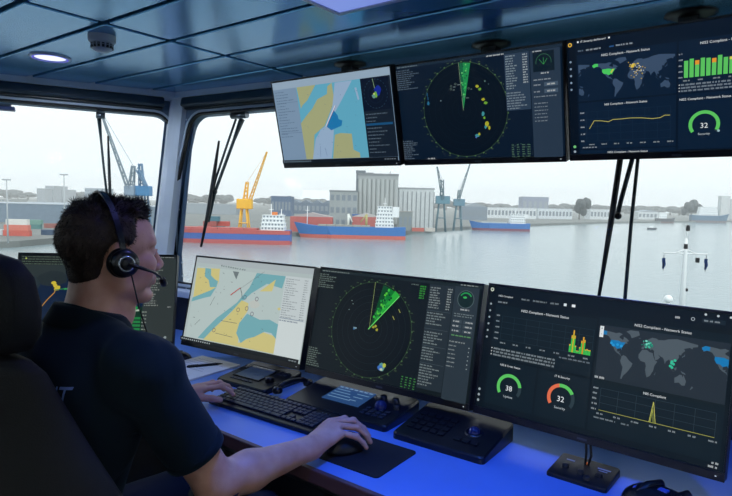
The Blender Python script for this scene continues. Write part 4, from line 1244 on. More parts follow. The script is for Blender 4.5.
# ------------------------------------------------------------------ organic surfaces (smooth union of limbs, then a surface net)
class Field:
    def __init__(self, lo, hi, vox):
        self.lo = np.array(lo, np.float64); self.vox = vox
        self.n = np.ceil((np.array(hi) - self.lo) / vox).astype(int) + 1
        self.d = np.full(self.n, 0.06, np.float32)
    def sub(self, a, b, pad):
        i0 = np.clip(np.floor((np.array(a) - pad - self.lo) / self.vox).astype(int), 0, self.n)
        i1 = np.clip(np.ceil((np.array(b) + pad - self.lo) / self.vox).astype(int) + 1, 0, self.n)
        sl = tuple(slice(p, q) for p, q in zip(i0, i1))
        ax = [(self.lo[k] + self.vox * np.arange(i0[k], i1[k])).astype(np.float32) for k in range(3)]
        X, Y, Z = np.meshgrid(*ax, indexing='ij')
        return sl, X, Y, Z
    def merge(self, sl, d, k, cut=False):
        a = self.d[sl]
        if cut:
            b = -d
            h = np.clip(0.5 - 0.5 * (a - b) / k, 0, 1)
            self.d[sl] = a * (1 - h) + b * h + k * h * (1 - h)
        else:
            h = np.clip(0.5 + 0.5 * (a - d) / k, 0, 1)
            self.d[sl] = a * (1 - h) + d * h - k * h * (1 - h)
    def cap(self, a, b, ra, rb=None, k=0.01, cut=False):
        rb = ra if rb is None else rb
        a, b = np.array(a, float), np.array(b, float)
        R_ = max(ra, rb)
        sl, X, Y, Z = self.sub(np.minimum(a, b), np.maximum(a, b), R_ + 0.03)
        if X.size == 0: return
        ab = b - a
        t = ((X - a[0]) * ab[0] + (Y - a[1]) * ab[1] + (Z - a[2]) * ab[2]) / max(ab @ ab, 1e-9)
        t = np.clip(t, 0, 1)
        d = np.sqrt((X - a[0] - t * ab[0]) ** 2 + (Y - a[1] - t * ab[1]) ** 2 + (Z - a[2] - t * ab[2]) ** 2) - (ra + (rb - ra) * t)
        self.merge(sl, d.astype(np.float32), k, cut)
    def ell(self, c, r, M=None, k=0.01, cut=False):
        """M: 3x3, columns are the ellipsoid's axes"""
        c = np.array(c, float); r = np.array(r, float)
        if M is HM: r = r * HS
        m = max(r)
        sl, X, Y, Z = self.sub(c - m, c + m, 0.03)
        if X.size == 0: return
        P = [X - c[0], Y - c[1], Z - c[2]]
        if M is not None:
            P = [P[0] * M[0][j] + P[1] * M[1][j] + P[2] * M[2][j] for j in range(3)]
        k0 = np.sqrt((P[0] / r[0]) ** 2 + (P[1] / r[1]) ** 2 + (P[2] / r[2]) ** 2)
        k1 = np.sqrt((P[0] / r[0] ** 2) ** 2 + (P[1] / r[1] ** 2) ** 2 + (P[2] / r[2] ** 2) ** 2) + 1e-6
        d = k0 * (k0 - 1) / k1
        self.merge(sl, d.astype(np.float32), k, cut)
    def plane(self, co, no, lo=None, hi=None, k=0.004):
        """remove everything on the side the normal points to, within the box"""
        lo = self.lo if lo is None else lo
        hi = self.lo + self.n * self.vox if hi is None else hi
        sl, X, Y, Z = self.sub(lo, hi, 0)
        no = np.array(no, float); no /= np.linalg.norm(no)
        d = -((X - co[0]) * no[0] + (Y - co[1]) * no[1] + (Z - co[2]) * no[2])
        self.merge(sl, d.astype(np.float32), k, True)
    def mesh(self):
        D = self.d
        D[0] = D[-1] = 0.05; D[:, 0] = D[:, -1] = 0.05; D[:, :, 0] = D[:, :, -1] = 0.05
        S = D < 0
        nx, ny, nz = D.shape
        c = np.zeros((nx - 1, ny - 1, nz - 1), np.uint8)
        for i in (0, 1):
            for j in (0, 1):
                for k in (0, 1):
                    c += S[i:nx - 1 + i, j:ny - 1 + j, k:nz - 1 + k]
        act = (c > 0) & (c < 8)
        idx = np.argwhere(act)
        num = -np.ones(act.shape, np.int32)
        num[act] = np.arange(len(idx))
        acc = np.zeros((len(idx), 3)); cnt = np.zeros(len(idx))
        I, J, K = idx.T
        for ax in range(3):
            o1, o2 = [a for a in range(3) if a != ax]
            for u in (0, 1):
                for v in (0, 1):
                    off = [0, 0, 0]; off[o1] = u; off[o2] = v
                    a = D[I + off[0], J + off[1], K + off[2]]
                    off2 = list(off); off2[ax] = 1
                    b_ = D[I + off2[0], J + off2[1], K + off2[2]]
                    m = (a < 0) != (b_ < 0)
                    t = np.where(m, a / np.where(m, a - b_, 1), 0)
                    p = np.zeros((len(idx), 3)) + np.array(off)
                    p[:, ax] = t
                    acc[m] += p[m]; cnt[m] += 1
        V = self.lo + (idx + acc / cnt[:, None]) * self.vox
        F = []
        for ax in range(3):
            o1, o2 = [(1, 2), (2, 0), (0, 1)][ax]
            s0 = [slice(1, -1)] * 3; s1 = [slice(1, -1)] * 3
            s0[ax] = slice(0, -1); s1[ax] = slice(1, None)
            a, b_ = S[tuple(s0)], S[tuple(s1)]
            e = np.argwhere(a != b_)
            if not len(e): continue
            flip = a[tuple(e.T)]
            base = e.copy()
            for q in range(3):
                if q != ax: base[:, q] += 1
            def cell(d1, d2):
                g = base.copy(); g[:, o1] -= d1; g[:, o2] -= d2
                return num[tuple(g.T)]
            q = np.stack([cell(1, 1), cell(0, 1), cell(0, 0), cell(1, 0)], 1)
            q[~flip] = q[~flip][:, ::-1]
            F.append(q)
        F = np.concatenate(F)
        F = F[(F >= 0).all(1)]
        return V, F

def net_obj(name, V, F, m, parent, origin=(0, 0, 0)):
    me = bpy.data.meshes.new(name)
    V = (V - np.array(origin)).astype(np.float32)
    me.vertices.add(len(V)); me.vertices.foreach_set('co', V.ravel())
    me.loops.add(len(F) * 4); me.loops.foreach_set('vertex_index', F.ravel().astype(np.int32))
    me.polygons.add(len(F)); me.polygons.foreach_set('loop_start', np.arange(0, len(F) * 4, 4, dtype=np.int32))
    me.polygons.foreach_set('use_smooth', np.ones(len(F), bool))
    me.update(calc_edges=True)
    me.validate()
    me.materials.append(m)
    o = bpy.data.objects.new(name, me)
    C.objects.link(o)
    o.parent = parent
    return o

# ------------------------------------------------------------------ the operator
PO = Vector((-1.2, 0.5, 0.0))
man = thing('person', 'person with short dark hair in a navy polo shirt and headset, seated at the desk', 'person', PO)
HO = np.array([-1.197, 0.654, 1.315])
HS = 0.955           # between the ears
yaw_h, nod = R(10), R(4)
F0 = Vector((math.sin(yaw_h), math.cos(yaw_h), 0)); Rt = Vector((math.cos(yaw_h), -math.sin(yaw_h), 0)); Z0 = Vector((0, 0, 1))
Fh = (F0 * math.cos(nod) - Z0 * math.sin(nod)).normalized(); Uh = Rt.cross(Fh).normalized()
HM = [[Fh[i], Rt[i], Uh[i]] for i in range(3)]
HMn = np.array(HM)
def H(f, r, h): return tuple(HO + HMn @ np.array([f, r, h]) * HS)

def torso(Fd, g, k=0.03):
    """shared torso form; g is added to every radius"""
    Fd.ell((-1.2, 0.50, 0.66), (0.175 + g, 0.125 + g, 0.13 + g), k=k)
    Fd.ell((-1.2, 0.525, 0.82), (0.158 + g, 0.118 + g, 0.15 + g), k=k)
    Fd.ell((-1.2, 0.56, 0.99), (0.182 + g, 0.122 + g, 0.18 + g), k=k)
    Fd.ell((-1.2, 0.57, 1.06), (0.185 + g, 0.098 + g, 0.11 + g), k=k)
    Fd.cap((-1.2, 0.605, 1.150), (-1.04, 0.605, 1.115), 0.052 + g, 0.055 + g, k)
    Fd.cap((-1.2, 0.605, 1.150), (-1.36, 0.600, 1.095), 0.050 + g, 0.055 + g, k)
    Fd.cap((-1.2, 0.600, 1.12), (-1.2, 0.612, 1.19), 0.075 + g * 0.5, 0.060 + g * 0.5, k)
SHR, ELR, WRR = (-1.008, 0.615, 1.100), (-0.957, 0.750, 0.846), (-0.935, 1.015, 0.842)
SHL, ELL_, WRL = (-1.385, 0.605, 1.075), (-1.475, 0.745, 0.880), (-1.488, 1.007, 0.845)

bd = Field((-1.58, 0.36, 0.60), (-0.78, 1.26, 1.50), 0.0032)
torso(bd, -0.012)
for sh, el, wr in ((SHR, ELR, WRR), (SHL, ELL_, WRL)):
    bd.cap(sh, el, 0.050, 0.043, 0.02)
    el_, wr_ = np.array(el), np.array(wr)
    mid = el_ * 0.68 + wr_ * 0.32
    bd.cap(el, mid, 0.041, 0.042, 0.02)
    bd.cap(mid, wr, 0.0420, 0.0265, 0.02)
    bd.cap(wr_ + (el_ - wr_) * 0.1 + np.array([0.008, 0, 0]), wr_ + np.array([0.010, 0, 0]), 0.021, 0.021, 0.015)
    bd.cap(wr_ + (el_ - wr_) * 0.1 - np.array([0.010, 0, 0]), wr_ - np.array([0.010, 0, 0]), 0.021, 0.021, 0.015)

def hand(wr, mcps, chains, thumb, rad):
    w = np.array(wr)
    for m in mcps:
        m = np.array(m)
        side = (m - np.array(mcps).mean(0)) * 0.45
        bd.cap(w + side, m - (m - w) * 0.10, 0.017, 0.0118, 0.010)
    for ch, r in zip(chains, rad):
        for i in range(len(ch) - 1):
            bd.cap(ch[i], ch[i + 1], r * (1 - 0.09 * i), r * (1 - 0.09 * (i + 1)), 0.0035)
        bd.ell(ch[1], (r * 1.08,) * 3, k=0.004)
    t = thumb
    bd.cap(t[0], t[1], 0.0165, 0.0125, 0.012)
    bd.cap(t[1], t[2], 0.0115, 0.0105, 0.004)
    bd.cap(t[2], t[3], 0.0105, 0.0085, 0.004)
mR = [(-0.968, 1.122, 0.868), (-0.947, 1.126, 0.873), (-0.926, 1.119, 0.868), (-0.907, 1.105, 0.858)]
hand(WRR, mR,
     [[mR[0], (-0.950, 1.163, 0.868), (-0.930, 1.184, 0.850), (-0.915, 1.196, 0.834)],
      [mR[1], (-0.922, 1.165, 0.869), (-0.902, 1.183, 0.849), (-0.889, 1.190, 0.829)],
      [mR[2], (-0.897, 1.152, 0.861), (-0.879, 1.167, 0.841), (-0.870, 1.172, 0.824)],
      [mR[3], (-0.882, 1.128, 0.849), (-0.869, 1.141, 0.832), (-0.863, 1.147, 0.819)]],
     [(-0.950, 1.040, 0.840), (-0.972, 1.085, 0.838), (-0.962, 1.122, 0.830), (-0.948, 1.145, 0.824)],
     (0.0092, 0.0095, 0.0090, 0.0080))
mL = [(-1.425, 1.115, 0.858), (-1.443, 1.123, 0.862), (-1.463, 1.120, 0.858), (-1.482, 1.109, 0.850)]
LO = np.array([-0.020, -0.018, 0.0])
sh_l = lambda q: tuple(np.array(q) + LO)
mL = [sh_l(q) for q in mL]
hand(WRL, mL,
     [[mL[0], sh_l((-1.404, 1.152, 0.861)), sh_l((-1.388, 1.172, 0.846)), sh_l((-1.379, 1.180, 0.832))],
      [mL[1], sh_l((-1.428, 1.164, 0.864)), sh_l((-1.416, 1.188, 0.850)), sh_l((-1.408, 1.198, 0.835))],
      [mL[2], sh_l((-1.456, 1.160, 0.860)), sh_l((-1.448, 1.183, 0.846)), sh_l((-1.442, 1.193, 0.832))],
      [mL[3], sh_l((-1.483, 1.143, 0.850)), sh_l((-1.479, 1.163, 0.838)), sh_l((-1.475, 1.173, 0.828))]],
     [sh_l((-1.450, 1.048, 0.842)), sh_l((-1.420, 1.085, 0.838)), sh_l((-1.396, 1.112, 0.834)), sh_l((-1.380, 1.130, 0.829))],
     (0.0090, 0.0094, 0.0090, 0.0080))
# neck
bd.cap((-1.2, 0.624, 1.14), H(-0.018, 0, -0.03), 0.058, 0.051, 0.02)
bd.cap(H(-0.044, 0.018, 0.0), (-1.18, 0.608, 1.17), 0.029, 0.034, 0.02)
bd.cap(H(-0.044, -0.018, 0.0), (-1.22, 0.608, 1.17), 0.029, 0.034, 0.02)
for s in (-1, 1): bd.cap(H(-0.012, 0.058 * s, -0.035), (-1.2 + 0.02 * s, 0.665, 1.165), 0.017, 0.014, 0.02)
bd.cap(H(0.035, 0, -0.075), (-1.195, 0.675, 1.19), 0.026, 0.030, 0.03)
# head
bd.ell(H(-0.012, 0, 0.036), (0.095, 0.075, 0.082), HM, 0.01)
bd.ell(H(0.030, 0, 0.036), (0.066, 0.064, 0.070), HM, 0.012)
bd.ell(H(0.034, 0, -0.028), (0.060, 0.056, 0.070), HM, 0.015)
for s in (-1, 1):
    bd.cap(H(-0.004, 0.056 * s, -0.028), H(0.012, 0.053 * s, -0.062), 0.018, 0.016, 0.02)
    bd.cap(H(0.012, 0.053 * s, -0.060), H(0.074, 0.018 * s, -0.092), 0.015, 0.014, 0.018)
    bd.ell(H(0.064, 0.042 * s, -0.014), (0.026, 0.022, 0.022), HM, 0.016)
    bd.ell(H(0.045, 0.050 * s, -0.040), (0.035, 0.018, 0.034), HM, 0.016)
    bd.cap(H(0.086, 0.012 * s, 0.033), H(0.072, 0.044 * s, 0.034), 0.011, 0.010, 0.012)
    bd.ell(H(0.100, 0.031 * s, 0.013), (0.018, 0.018, 0.012), HM, 0.010, cut=True)
    bd.ell(H(0.076, 0.031 * s, 0.013), (0.0145, 0.0155, 0.0125), HM, 0.003)
    bd.ell(H(0.104, 0.011 * s, -0.026), (0.011, 0.009, 0.008), HM, 0.005)
    # ears
    bd.ell(H(-0.008, 0.078 * s, 0.000), (0.019, 0.007, 0.032), HM, 0.006)
    bd.ell(H(-0.002, 0.086 * s, 0.004), (0.010, 0.005, 0.017), HM, 0.005, cut=True)
    bd.ell(H(-0.001, 0.078 * s, -0.027), (0.009, 0.006, 0.009), HM, 0.005)
bd.ell(H(0.082, 0, -0.092), (0.020, 0.024, 0.017), HM, 0.014)
bd.ell(H(0.078, 0, -0.050), (0.024, 0.030, 0.028), HM, 0.012)
bd.cap(H(0.088, 0, 0.026), H(0.112, 0, -0.014), 0.0075, 0.0095, 0.008)
bd.ell(H(0.114, 0, -0.020), (0.0115, 0.0105, 0.0095), HM, 0.006)
bd.cap(H(0.098, 0, -0.036), H(0.101, 0, -0.046), 0.006, 0.006, 0.008)
bd.cap(H(0.099, -0.012, -0.050), H(0.099, 0.012, -0.050), 0.0060, 0.0060, 0.003)
bd.cap(H(0.097, -0.011, -0.061), H(0.097, 0.011, -0.061), 0.0068, 0.0068, 0.004)
bd.cap(H(0.086, -0.020, -0.0556), H(0.108, 0, -0.0556), 0.0012, 0.0014, 0.003, cut=True)
bd.cap(H(0.086, 0.020, -0.0556), H(0.108, 0, -0.0556), 0.0012, 0.0014, 0.003, cut=True)
bd.ell(H(0.104, 0, -0.074), (0.010, 0.022, 0.006), HM, 0.008, cut=True)
V, F = bd.mesh()
skin = bpy.data.materials.new('skin')
skin.use_nodes = True
sn, sl_ = skin.node_tree.nodes, skin.node_tree.links
sb = sn['Principled BSDF']
sb.inputs['Roughness'].default_value = 0.5
sb.inputs['Subsurface Weight'].default_value = 0.12
sb.inputs['Subsurface Radius'].default_value = (0.012, 0.005, 0.003)
st_ = sn.new('ShaderNodeTexCoord'); snz = sn.new('ShaderNodeTexNoise'); snz.inputs['Scale'].default_value = 22; snz.inputs['Detail'].default_value = 6
sr = sn.new('ShaderNodeValToRGB')
sr.color_ramp.elements[0].position = 0.3; sr.color_ramp.elements[0].color = lin((194, 142, 120))
sr.color_ramp.elements[1].position = 0.7; sr.color_ramp.elements[1].color = lin((216, 168, 146))
sl_.new(st_.outputs['Object'], snz.inputs['Vector']); sl_.new(snz.outputs['Fac'], sr.inputs[0]); sl_.new(sr.outputs[0], sb.inputs['Base Color'])
sbp = sn.new('ShaderNodeBump'); sbp.inputs['Strength'].default_value = 0.15; sbp.inputs['Distance'].default_value = 0.001
snz2 = sn.new('ShaderNodeTexNoise'); snz2.inputs['Scale'].default_value = 500
sl_.new(st_.outputs['Object'], snz2.inputs['Vector']); sl_.new(snz2.outputs['Fac'], sbp.inputs['Height']); sl_.new(sbp.outputs[0], sb.inputs['Normal'])
net_obj('body', V, F, skin, man, PO)
del bd

# eyes
eye_w = mat('eye_white', (205, 205, 205), 0.2, 0, 0.02)
for s in (-1, 1):
    b = B(); bmesh.ops.create_uvsphere(b, u_segments=16, v_segments=12, radius=0.0118, matrix=Matrix.Translation(Vector(H(0.0785, 0.031 * s, 0.012)) - PO)); e = obj('eye', b, eye_w, man, True)
    b = B(); bmesh.ops.create_uvsphere(b, u_segments=14, v_segments=10, radius=0.0056, matrix=Matrix.Translation(Vector(H(0.0855, 0.0315 * s, 0.011)) - PO)); obj('iris', b, mat('brown_iris', (52, 36, 26), 0.15), e, True)
    b = B()
    for q in (0.0, 1.0):
        tube(b, [Vector(H(0.082, (0.031 - 0.012) * s, 0.013 + 0.0 * q)) - PO, Vector(H(0.0935, 0.031 * s, 0.017 - 0.001 * q)) - PO, Vector(H(0.082, (0.031 + 0.013) * s, 0.013)) - PO], [0.001, 0.0022, 0.001], 6)
    obj('eyelid', b, skin, man, True)
brow_m = mat('dark_brown_hair', (34, 28, 24), 0.55, 0, 0.3, 80)
rnd = random.Random(3)
for s in (-1, 1):
    b = B()
    for i in range(90):
        t_ = rnd.random()
        f, r, h = 0.0965 - 0.020 * t_ ** 1.5, (0.014 + 0.034 * t_) * s, 0.033 + 0.006 * math.sin(t_ * 2.4) + rnd.uniform(-.003, .003)
        p0 = Vector(H(f, r, h)); p1 = Vector(H(f - 0.003, r + 0.007 * s, h + 0.002))
        tube(b, [p0 - PO, p1 - PO], [0.0006, 0.0002], 3, cap=False)
    obj('eyebrow', b, brow_m, man)

# hair: a close cap of hair with short strands all over
hf = Field(HO - 0.16, HO + np.array([0.16, 0.16, 0.19]), 0.0028)
hf.ell(H(-0.012, 0, 0.036), (0.095, 0.075, 0.082), HM, 0.01)
hf.ell(H(0.030, 0, 0.036), (0.066, 0.064, 0.070), HM, 0.012)
hf.ell(H(0.034, 0, -0.028), (0.060, 0.056, 0.070), HM, 0.015)
hf.cap((-1.2, 0.624, 1.14), H(-0.018, 0, -0.03), 0.058, 0.051, 0.02)
for s in (-1, 1): hf.cap(H(-0.044, 0.018 * s, 0.0), (-1.2 + 0.02 * s, 0.608, 1.17), 0.029, 0.034, 0.02)
sl0, X, Y, Z = hf.sub(hf.lo, hf.lo + hf.n * hf.vox, 0)
Pl = np.stack([X - HO[0], Y - HO[1], Z - HO[2]], -1) @ HMn / HS
f_, r_, h_ = Pl[..., 0], Pl[..., 1], Pl[..., 2]
del X, Y, Z
hf.d = hf.d[:f_.shape[0], :f_.shape[1], :f_.shape[2]]
ss = lambda x: np.clip(x, 0, 1) ** 2 * (3 - 2 * np.clip(x, 0, 1))
up_ = ss((h_ - 0.055) / 0.055)
side = ss((np.abs(r_) - 0.030) / 0.035)
thick = 0.0035 + 0.0035 * ss((h_ + 0.05) / 0.08) + 0.003 * up_ + 0.009 * up_ * ss((f_ - 0.0) / 0.05) * (1 - 0.5 * side)
wob = 0.003 * np.sin(f_ * 130 + r_ * 60) + 0.003 * np.sin(r_ * 150 + 1 + h_ * 90) + 0.0025 * np.sin(h_ * 170 + f_ * 70)
thick = thick + wob * (0.12 + 0.75 * up_)
# distance in front of / below the hairline; negative inside the hair
hl_f = 0.074 - 0.044 * ss((np.abs(r_) - 0.022) / 0.035) * ss((0.104 - h_) / 0.02)                                   # forehead and temples
hl_f = hl_f - (0.012 * ss((0.050 - h_) / 0.03)) * side         # sideburn step
edge_d = f_ - hl_f
edge_d = np.where(h_ < 0.030, np.maximum(edge_d, f_ - 0.016), edge_d)
edge_d = np.where(side < 0.7, np.maximum(edge_d, np.where(f_ > 0.03, 0.068 - h_, -1)), edge_d)
ear = 0.027 - np.sqrt(((f_ + 0.006) / 1.0) ** 2 + ((h_ + 0.004) / 1.35) ** 2)
edge_d = np.where(np.abs(r_) > 0.04, np.maximum(edge_d, ear), edge_d)
low = np.where(f_ > -0.020, -0.030 - h_, -(h_ + 0.040 + 0.42 * np.clip(-f_ - 0.02, 0, 1)))
edge_d = np.maximum(edge_d, low)
thick = thick * ss(-edge_d / np.where(h_ < 0, 0.022, 0.010) + 0.1) - 0.004 * ss(edge_d / 0.006 + 0.5)
hf.d = (hf.d - thick).astype(np.float32)
hf.n = np.array(hf.d.shape)
V, F = hf.mesh()
hair_m = bpy.data.materials.new('dark_brown_hair_mass')
hair_m.use_nodes = True
hn, hl = hair_m.node_tree.nodes, hair_m.node_tree.links
hb = hn['Principled BSDF']; hb.inputs['Roughness'].default_value = 0.6; hb.inputs['Specular IOR Level'].default_value = 0.35
ht = hn.new('ShaderNodeTexCoord'); hz = hn.new('ShaderNodeTexNoise'); hz.inputs['Scale'].default_value = 160; hz.inputs['Detail'].default_value = 3
hr_ = hn.new('ShaderNodeValToRGB'); hr_.color_ramp.elements[0].color = lin((26, 19, 15)); hr_.color_ramp.elements[1].color = lin((66, 50, 40))
hl.new(ht.outputs['Object'], hz.inputs['Vector']); hl.new(hz.outputs['Fac'], hr_.inputs[0]); hl.new(hr_.outputs[0], hb.inputs['Base Color'])
hbp = hn.new('ShaderNodeBump'); hbp.inputs['Strength'].default_value = 0.6; hbp.inputs['Distance'].default_value = 0.002; hl.new(hz.outputs['Fac'], hbp.inputs['Height']); hl.new(hbp.outputs[0], hb.inputs['Normal'])
hair = net_obj('hair', V, F, hair_m, man, PO)
# strands
me = hair.data
rng = np.random.default_rng(5)
nf = len(F)
pick = rng.choice(nf, min(9000, nf), replace=False)
sv, sf = [], []
upn = np.array(Uh); fwn = np.array(Fh)
for i in pick:
    q = V[F[i]]
    c = q.mean(0)
    n = np.cross(q[2] - q[0], q[3] - q[1]); L = np.linalg.norm(n)
    if L < 1e-12: continue
    n /= L
    l = (c - HO) @ HMn / HS
    if n @ (c - np.array(H(-0.01, 0, 0.03))) < 0: continue
    topk = min(1, max(0, (l[2] - 0.075) / 0.045))
    grow = n * (0.35 + 0.75 * topk) + fwn * (0.35 * topk + (0.15 if l[0] > 0 else -0.1)) - upn * (0.55 * (1 - topk)) + rng.normal(0, 0.22, 3)
    if l[0] > 0.05 and topk > 0.3: grow += upn * 0.8
    grow /= np.linalg.norm(grow)
    ln = 0.004 + 0.004 * min(1, max(0, (l[2] + 0.06) / 0.08)) + 0.008 * topk * rng.uniform(0.5, 1.4)
    w = 0.0008
    a = np.cross(grow, rng.normal(size=3)); a /= np.linalg.norm(a)
    b_ = np.cross(grow, a)
    k0 = len(sv)
    base = c - n * 0.001
    mid = base + grow * ln * 0.55 
    tip = base + grow * ln + fwn * ln * 0.12 * topk
    sv += [tuple(base + a * w), tuple(base - a * w * 0.5 + b_ * w * 0.87), tuple(base - a * w * 0.5 - b_ * w * 0.87), tuple(tip)]
    sf += [(k0, k0 + 1, k0 + 3), (k0 + 1, k0 + 2, k0 + 3), (k0 + 2, k0, k0 + 3)]
sv = [tuple(np.array(v) - np.array(PO)) for v in sv]
obj('hair_strands', (sv, [], sf), brow_m, hair)

# polo shirt
navy = bpy.data.materials.new('navy_cotton')
navy.use_nodes = True
nn_, nl_ = navy.node_tree.nodes, navy.node_tree.links
nb = nn_['Principled BSDF']; nb.inputs['Base Color'].default_value = lin((12, 28, 38)); nb.inputs['Roughness'].default_value = 0.85
nb.inputs['Sheen Weight'].default_value = 0.1; nb.inputs['Sheen Tint'].default_value = (0.3, 0.5, 0.6, 1); nb.inputs['Specular IOR Level'].default_value = 0.2
nt = nn_.new('ShaderNodeTexCoord'); nz = nn_.new('ShaderNodeTexNoise'); nz.inputs['Scale'].default_value = 9; nz.inputs['Detail'].default_value = 5
nbp = nn_.new('ShaderNodeBump'); nbp.inputs['Strength'].default_value = 0.35; nbp.inputs['Distance'].default_value = 0.006
nl_.new(nt.outputs['Object'], nz.inputs['Vector']); nl_.new(nz.outputs['Fac'], nbp.inputs['Height']); nl_.new(nbp.outputs[0], nb.inputs['Normal'])
sf_ = Field((-1.60, 0.33, 0.55), (-0.82, 0.95, 1.30), 0.005)
torso(sf_, 0.004, 0.035)
for sh, el in ((SHR, ELR), (SHL, ELL_)):
    s_, e_ = np.array(sh), np.array(el)
    cutp = s_ + (e_ - s_) * 0.70
    sf_.cap(sh, s_ + (e_ - s_) * 0.98, 0.062, 0.060, 0.03)
    sf_.cap(sh, np.array(sh) + np.array([0, 0.02, 0.0]), 0.066, 0.060, 0.03)
    ax = (e_ - s_) / np.linalg.norm(e_ - s_)
    sf_.plane(cutp, ax, cutp - 0.085, cutp + np.array([0.085, 0.085, 0.085]), 0.004)
sf_.cap((-1.2, 0.608, 1.13), H(-0.026, 0, -0.06), 0.070, 0.060, 0.02)
sf_.plane((-1.2, 0.60, 1.205), (0.02, 0.42, 0.90), (-1.32, 0.48, 1.165), (-1.08, 0.78, 1.30), 0.004)
sl0, X, Y, Z = sf_.sub(sf_.lo, sf_.lo + sf_.n * sf_.vox, 0)
sh_ = sf_.d.shape
X, Y, Z = X[:sh_[0], :sh_[1], :sh_[2]], Y[:sh_[0], :sh_[1], :sh_[2]], Z[:sh_[0], :sh_[1], :sh_[2]]
fold = 0.0035 * np.sin(Z * 55 + X * 30 + 4 * np.sin(Y * 14)) * np.clip((1.02 - Z) / 0.15, 0, 1) + 0.002 * np.sin((X + 1.0) * 90 + Z * 50) * np.clip(1 - np.abs(X + 1.03) / 0.09, 0, 1) + 0.002 * np.sin(X * 38 + Z * 70) * np.clip((Z - 1.0) / 0.1, 0, 1)
sf_.d[:] = sf_.d + fold.astype(np.float32)
del X, Y, Z
V, F = sf_.mesh()
shirt = net_obj('polo_shirt', V, F, navy, man, PO)
# hems and folded collar
b = B()
for sh, el in ((SHR, ELR), (SHL, ELL_)):
    b = B()
    s_, e_ = Vector(sh), Vector(el)
    c = s_ + (e_ - s_) * 0.70 - PO
    q = (e_ - s_).to_track_quat('Z', 'Y').to_matrix().to_4x4()
    lathe(b, [(0.0580, 0.004), (0.0625, 0.002), (0.0632, -0.010), (0.0622, -0.019), (0.060, -0.020)], 40, Matrix.Translation(c) @ q)
    obj('sleeve_hem', b, navy, shirt)
b = B()
N = 40
rg = []
for i in range(N + 1):
    a = R(-160 + 320 * i / N)          # open at the throat
    ca, sa = math.cos(a), math.sin(a)
    cx, cy = -1.2, 0.612
    x = lambda r: cx + r * sa
    y = lambda r: cy - r * 1.05 * ca
    front = (1 - ca) / 2
    zt = 1.220 - 0.040 * front
    rg.append([(x(0.060), y(0.060), zt - 0.03), (x(0.0615), y(0.0615), zt), (x(0.065), y(0.065), zt + 0.004), (x(0.070), y(0.070), zt - 0.002), (x(0.086), y(0.088), zt - 0.034 - 0.012 * front), (x(0.083), y(0.085), zt - 0.036 - 0.012 * front)])
vs = [[b.verts.new(Vector(p) - PO) for p in r] for r in rg]
for i in range(N):
    for j in range(5): b.faces.new([vs[i][j], vs[i + 1][j], vs[i + 1][j + 1], vs[i][j + 1]]).smooth = True
b.faces.new(vs[0]); b.faces.new(vs[-1][::-1])
obj('collar', recalc(b), navy, shirt)
# printed letters on the back
tvs, tfs = text_mesh('HT', 0.058)
from mathutils.bvhtree import BVHTree
bv = BVHTree.FromPolygons([tuple(v) for v in V], [tuple(int(i) for i in f) for f in F])
def on_back(x, z):
    hit = bv.ray_cast(Vector((x, 0.2, z)), Vector((0, 1, 0)))
    return (hit[0] + Vector((0, -0.0015, 0))) if hit[0] is not None else Vector((x, 0.45, z))
LX, LZ = -1.094, 1.070
bb = bmesh.new()
vv = [bb.verts.new((x, y, 0)) for x, y, z in tvs]
for f in tfs:
    try: bb.faces.new([vv[i] for i in f])
    except ValueError: pass
bmesh.ops.triangulate(bb, faces=bb.faces)
bmesh.ops.subdivide_edges(bb, edges=[e for e in bb.edges if e.calc_length() > 0.01], cuts=3, use_grid_fill=False)
bmesh.ops.triangulate(bb, faces=bb.faces)
for v in bb.verts: v.co = on_back(LX + v.co.x * 0.58, LZ + v.co.y) - PO
obj('printed_letters', bb, mat('blue_grey_print', (110, 140, 200), 0.6), shirt)

# trousers and shoes
tf = Field((-1.55, 0.28, 0.02), (-0.85, 1.12, 0.84), 0.008)
tf.ell((-1.2, 0.50, 0.66), (0.19, 0.14, 0.12), k=0.03)
for s in (-1, 1):
    hip, kn, an = (-1.2 + 0.10 * s, 0.54, 0.645), (-1.2 + 0.14 * s, 0.98, 0.625), (-1.2 + 0.13 * s, 0.93, 0.16)
    tf.cap(hip, kn, 0.092, 0.066, 0.04); tf.cap(kn, an, 0.066, 0.050, 0.03)
    tf.plane((an[0], an[1], 0.15), (0, 0, -1), (an[0] - 0.09, an[1] - 0.1, 0.03), (an[0] + 0.09, an[1] + 0.1, 0.2))
V, F = tf.mesh()
net_obj('trousers', V, F, mat('black_trousers', (16, 18, 24), 0.85, 0, 0.1, 20), man, PO)
for s in (-1, 1):
    b = B()
    bmesh.ops.create_uvsphere(b, u_segments=20, v_segments=12, radius=1)
    for v in b.verts: v.co = Vector((v.co.x * 0.048, v.co.y * 0.14 + 0.05, max(v.co.z, -0.3) * (0.075 - 0.03 * v.co.y) + 0.04)) + Vector((-1.2 + 0.13 * s, 0.94, 0.0)) - PO
    tube(b, [Vector((-1.2 + 0.13 * s, 0.93, 0.06)) - PO, Vector((-1.2 + 0.13 * s, 0.93, 0.19)) - PO], [0.045, 0.040], 14)
    obj('shoe', b, m_black, man, True)

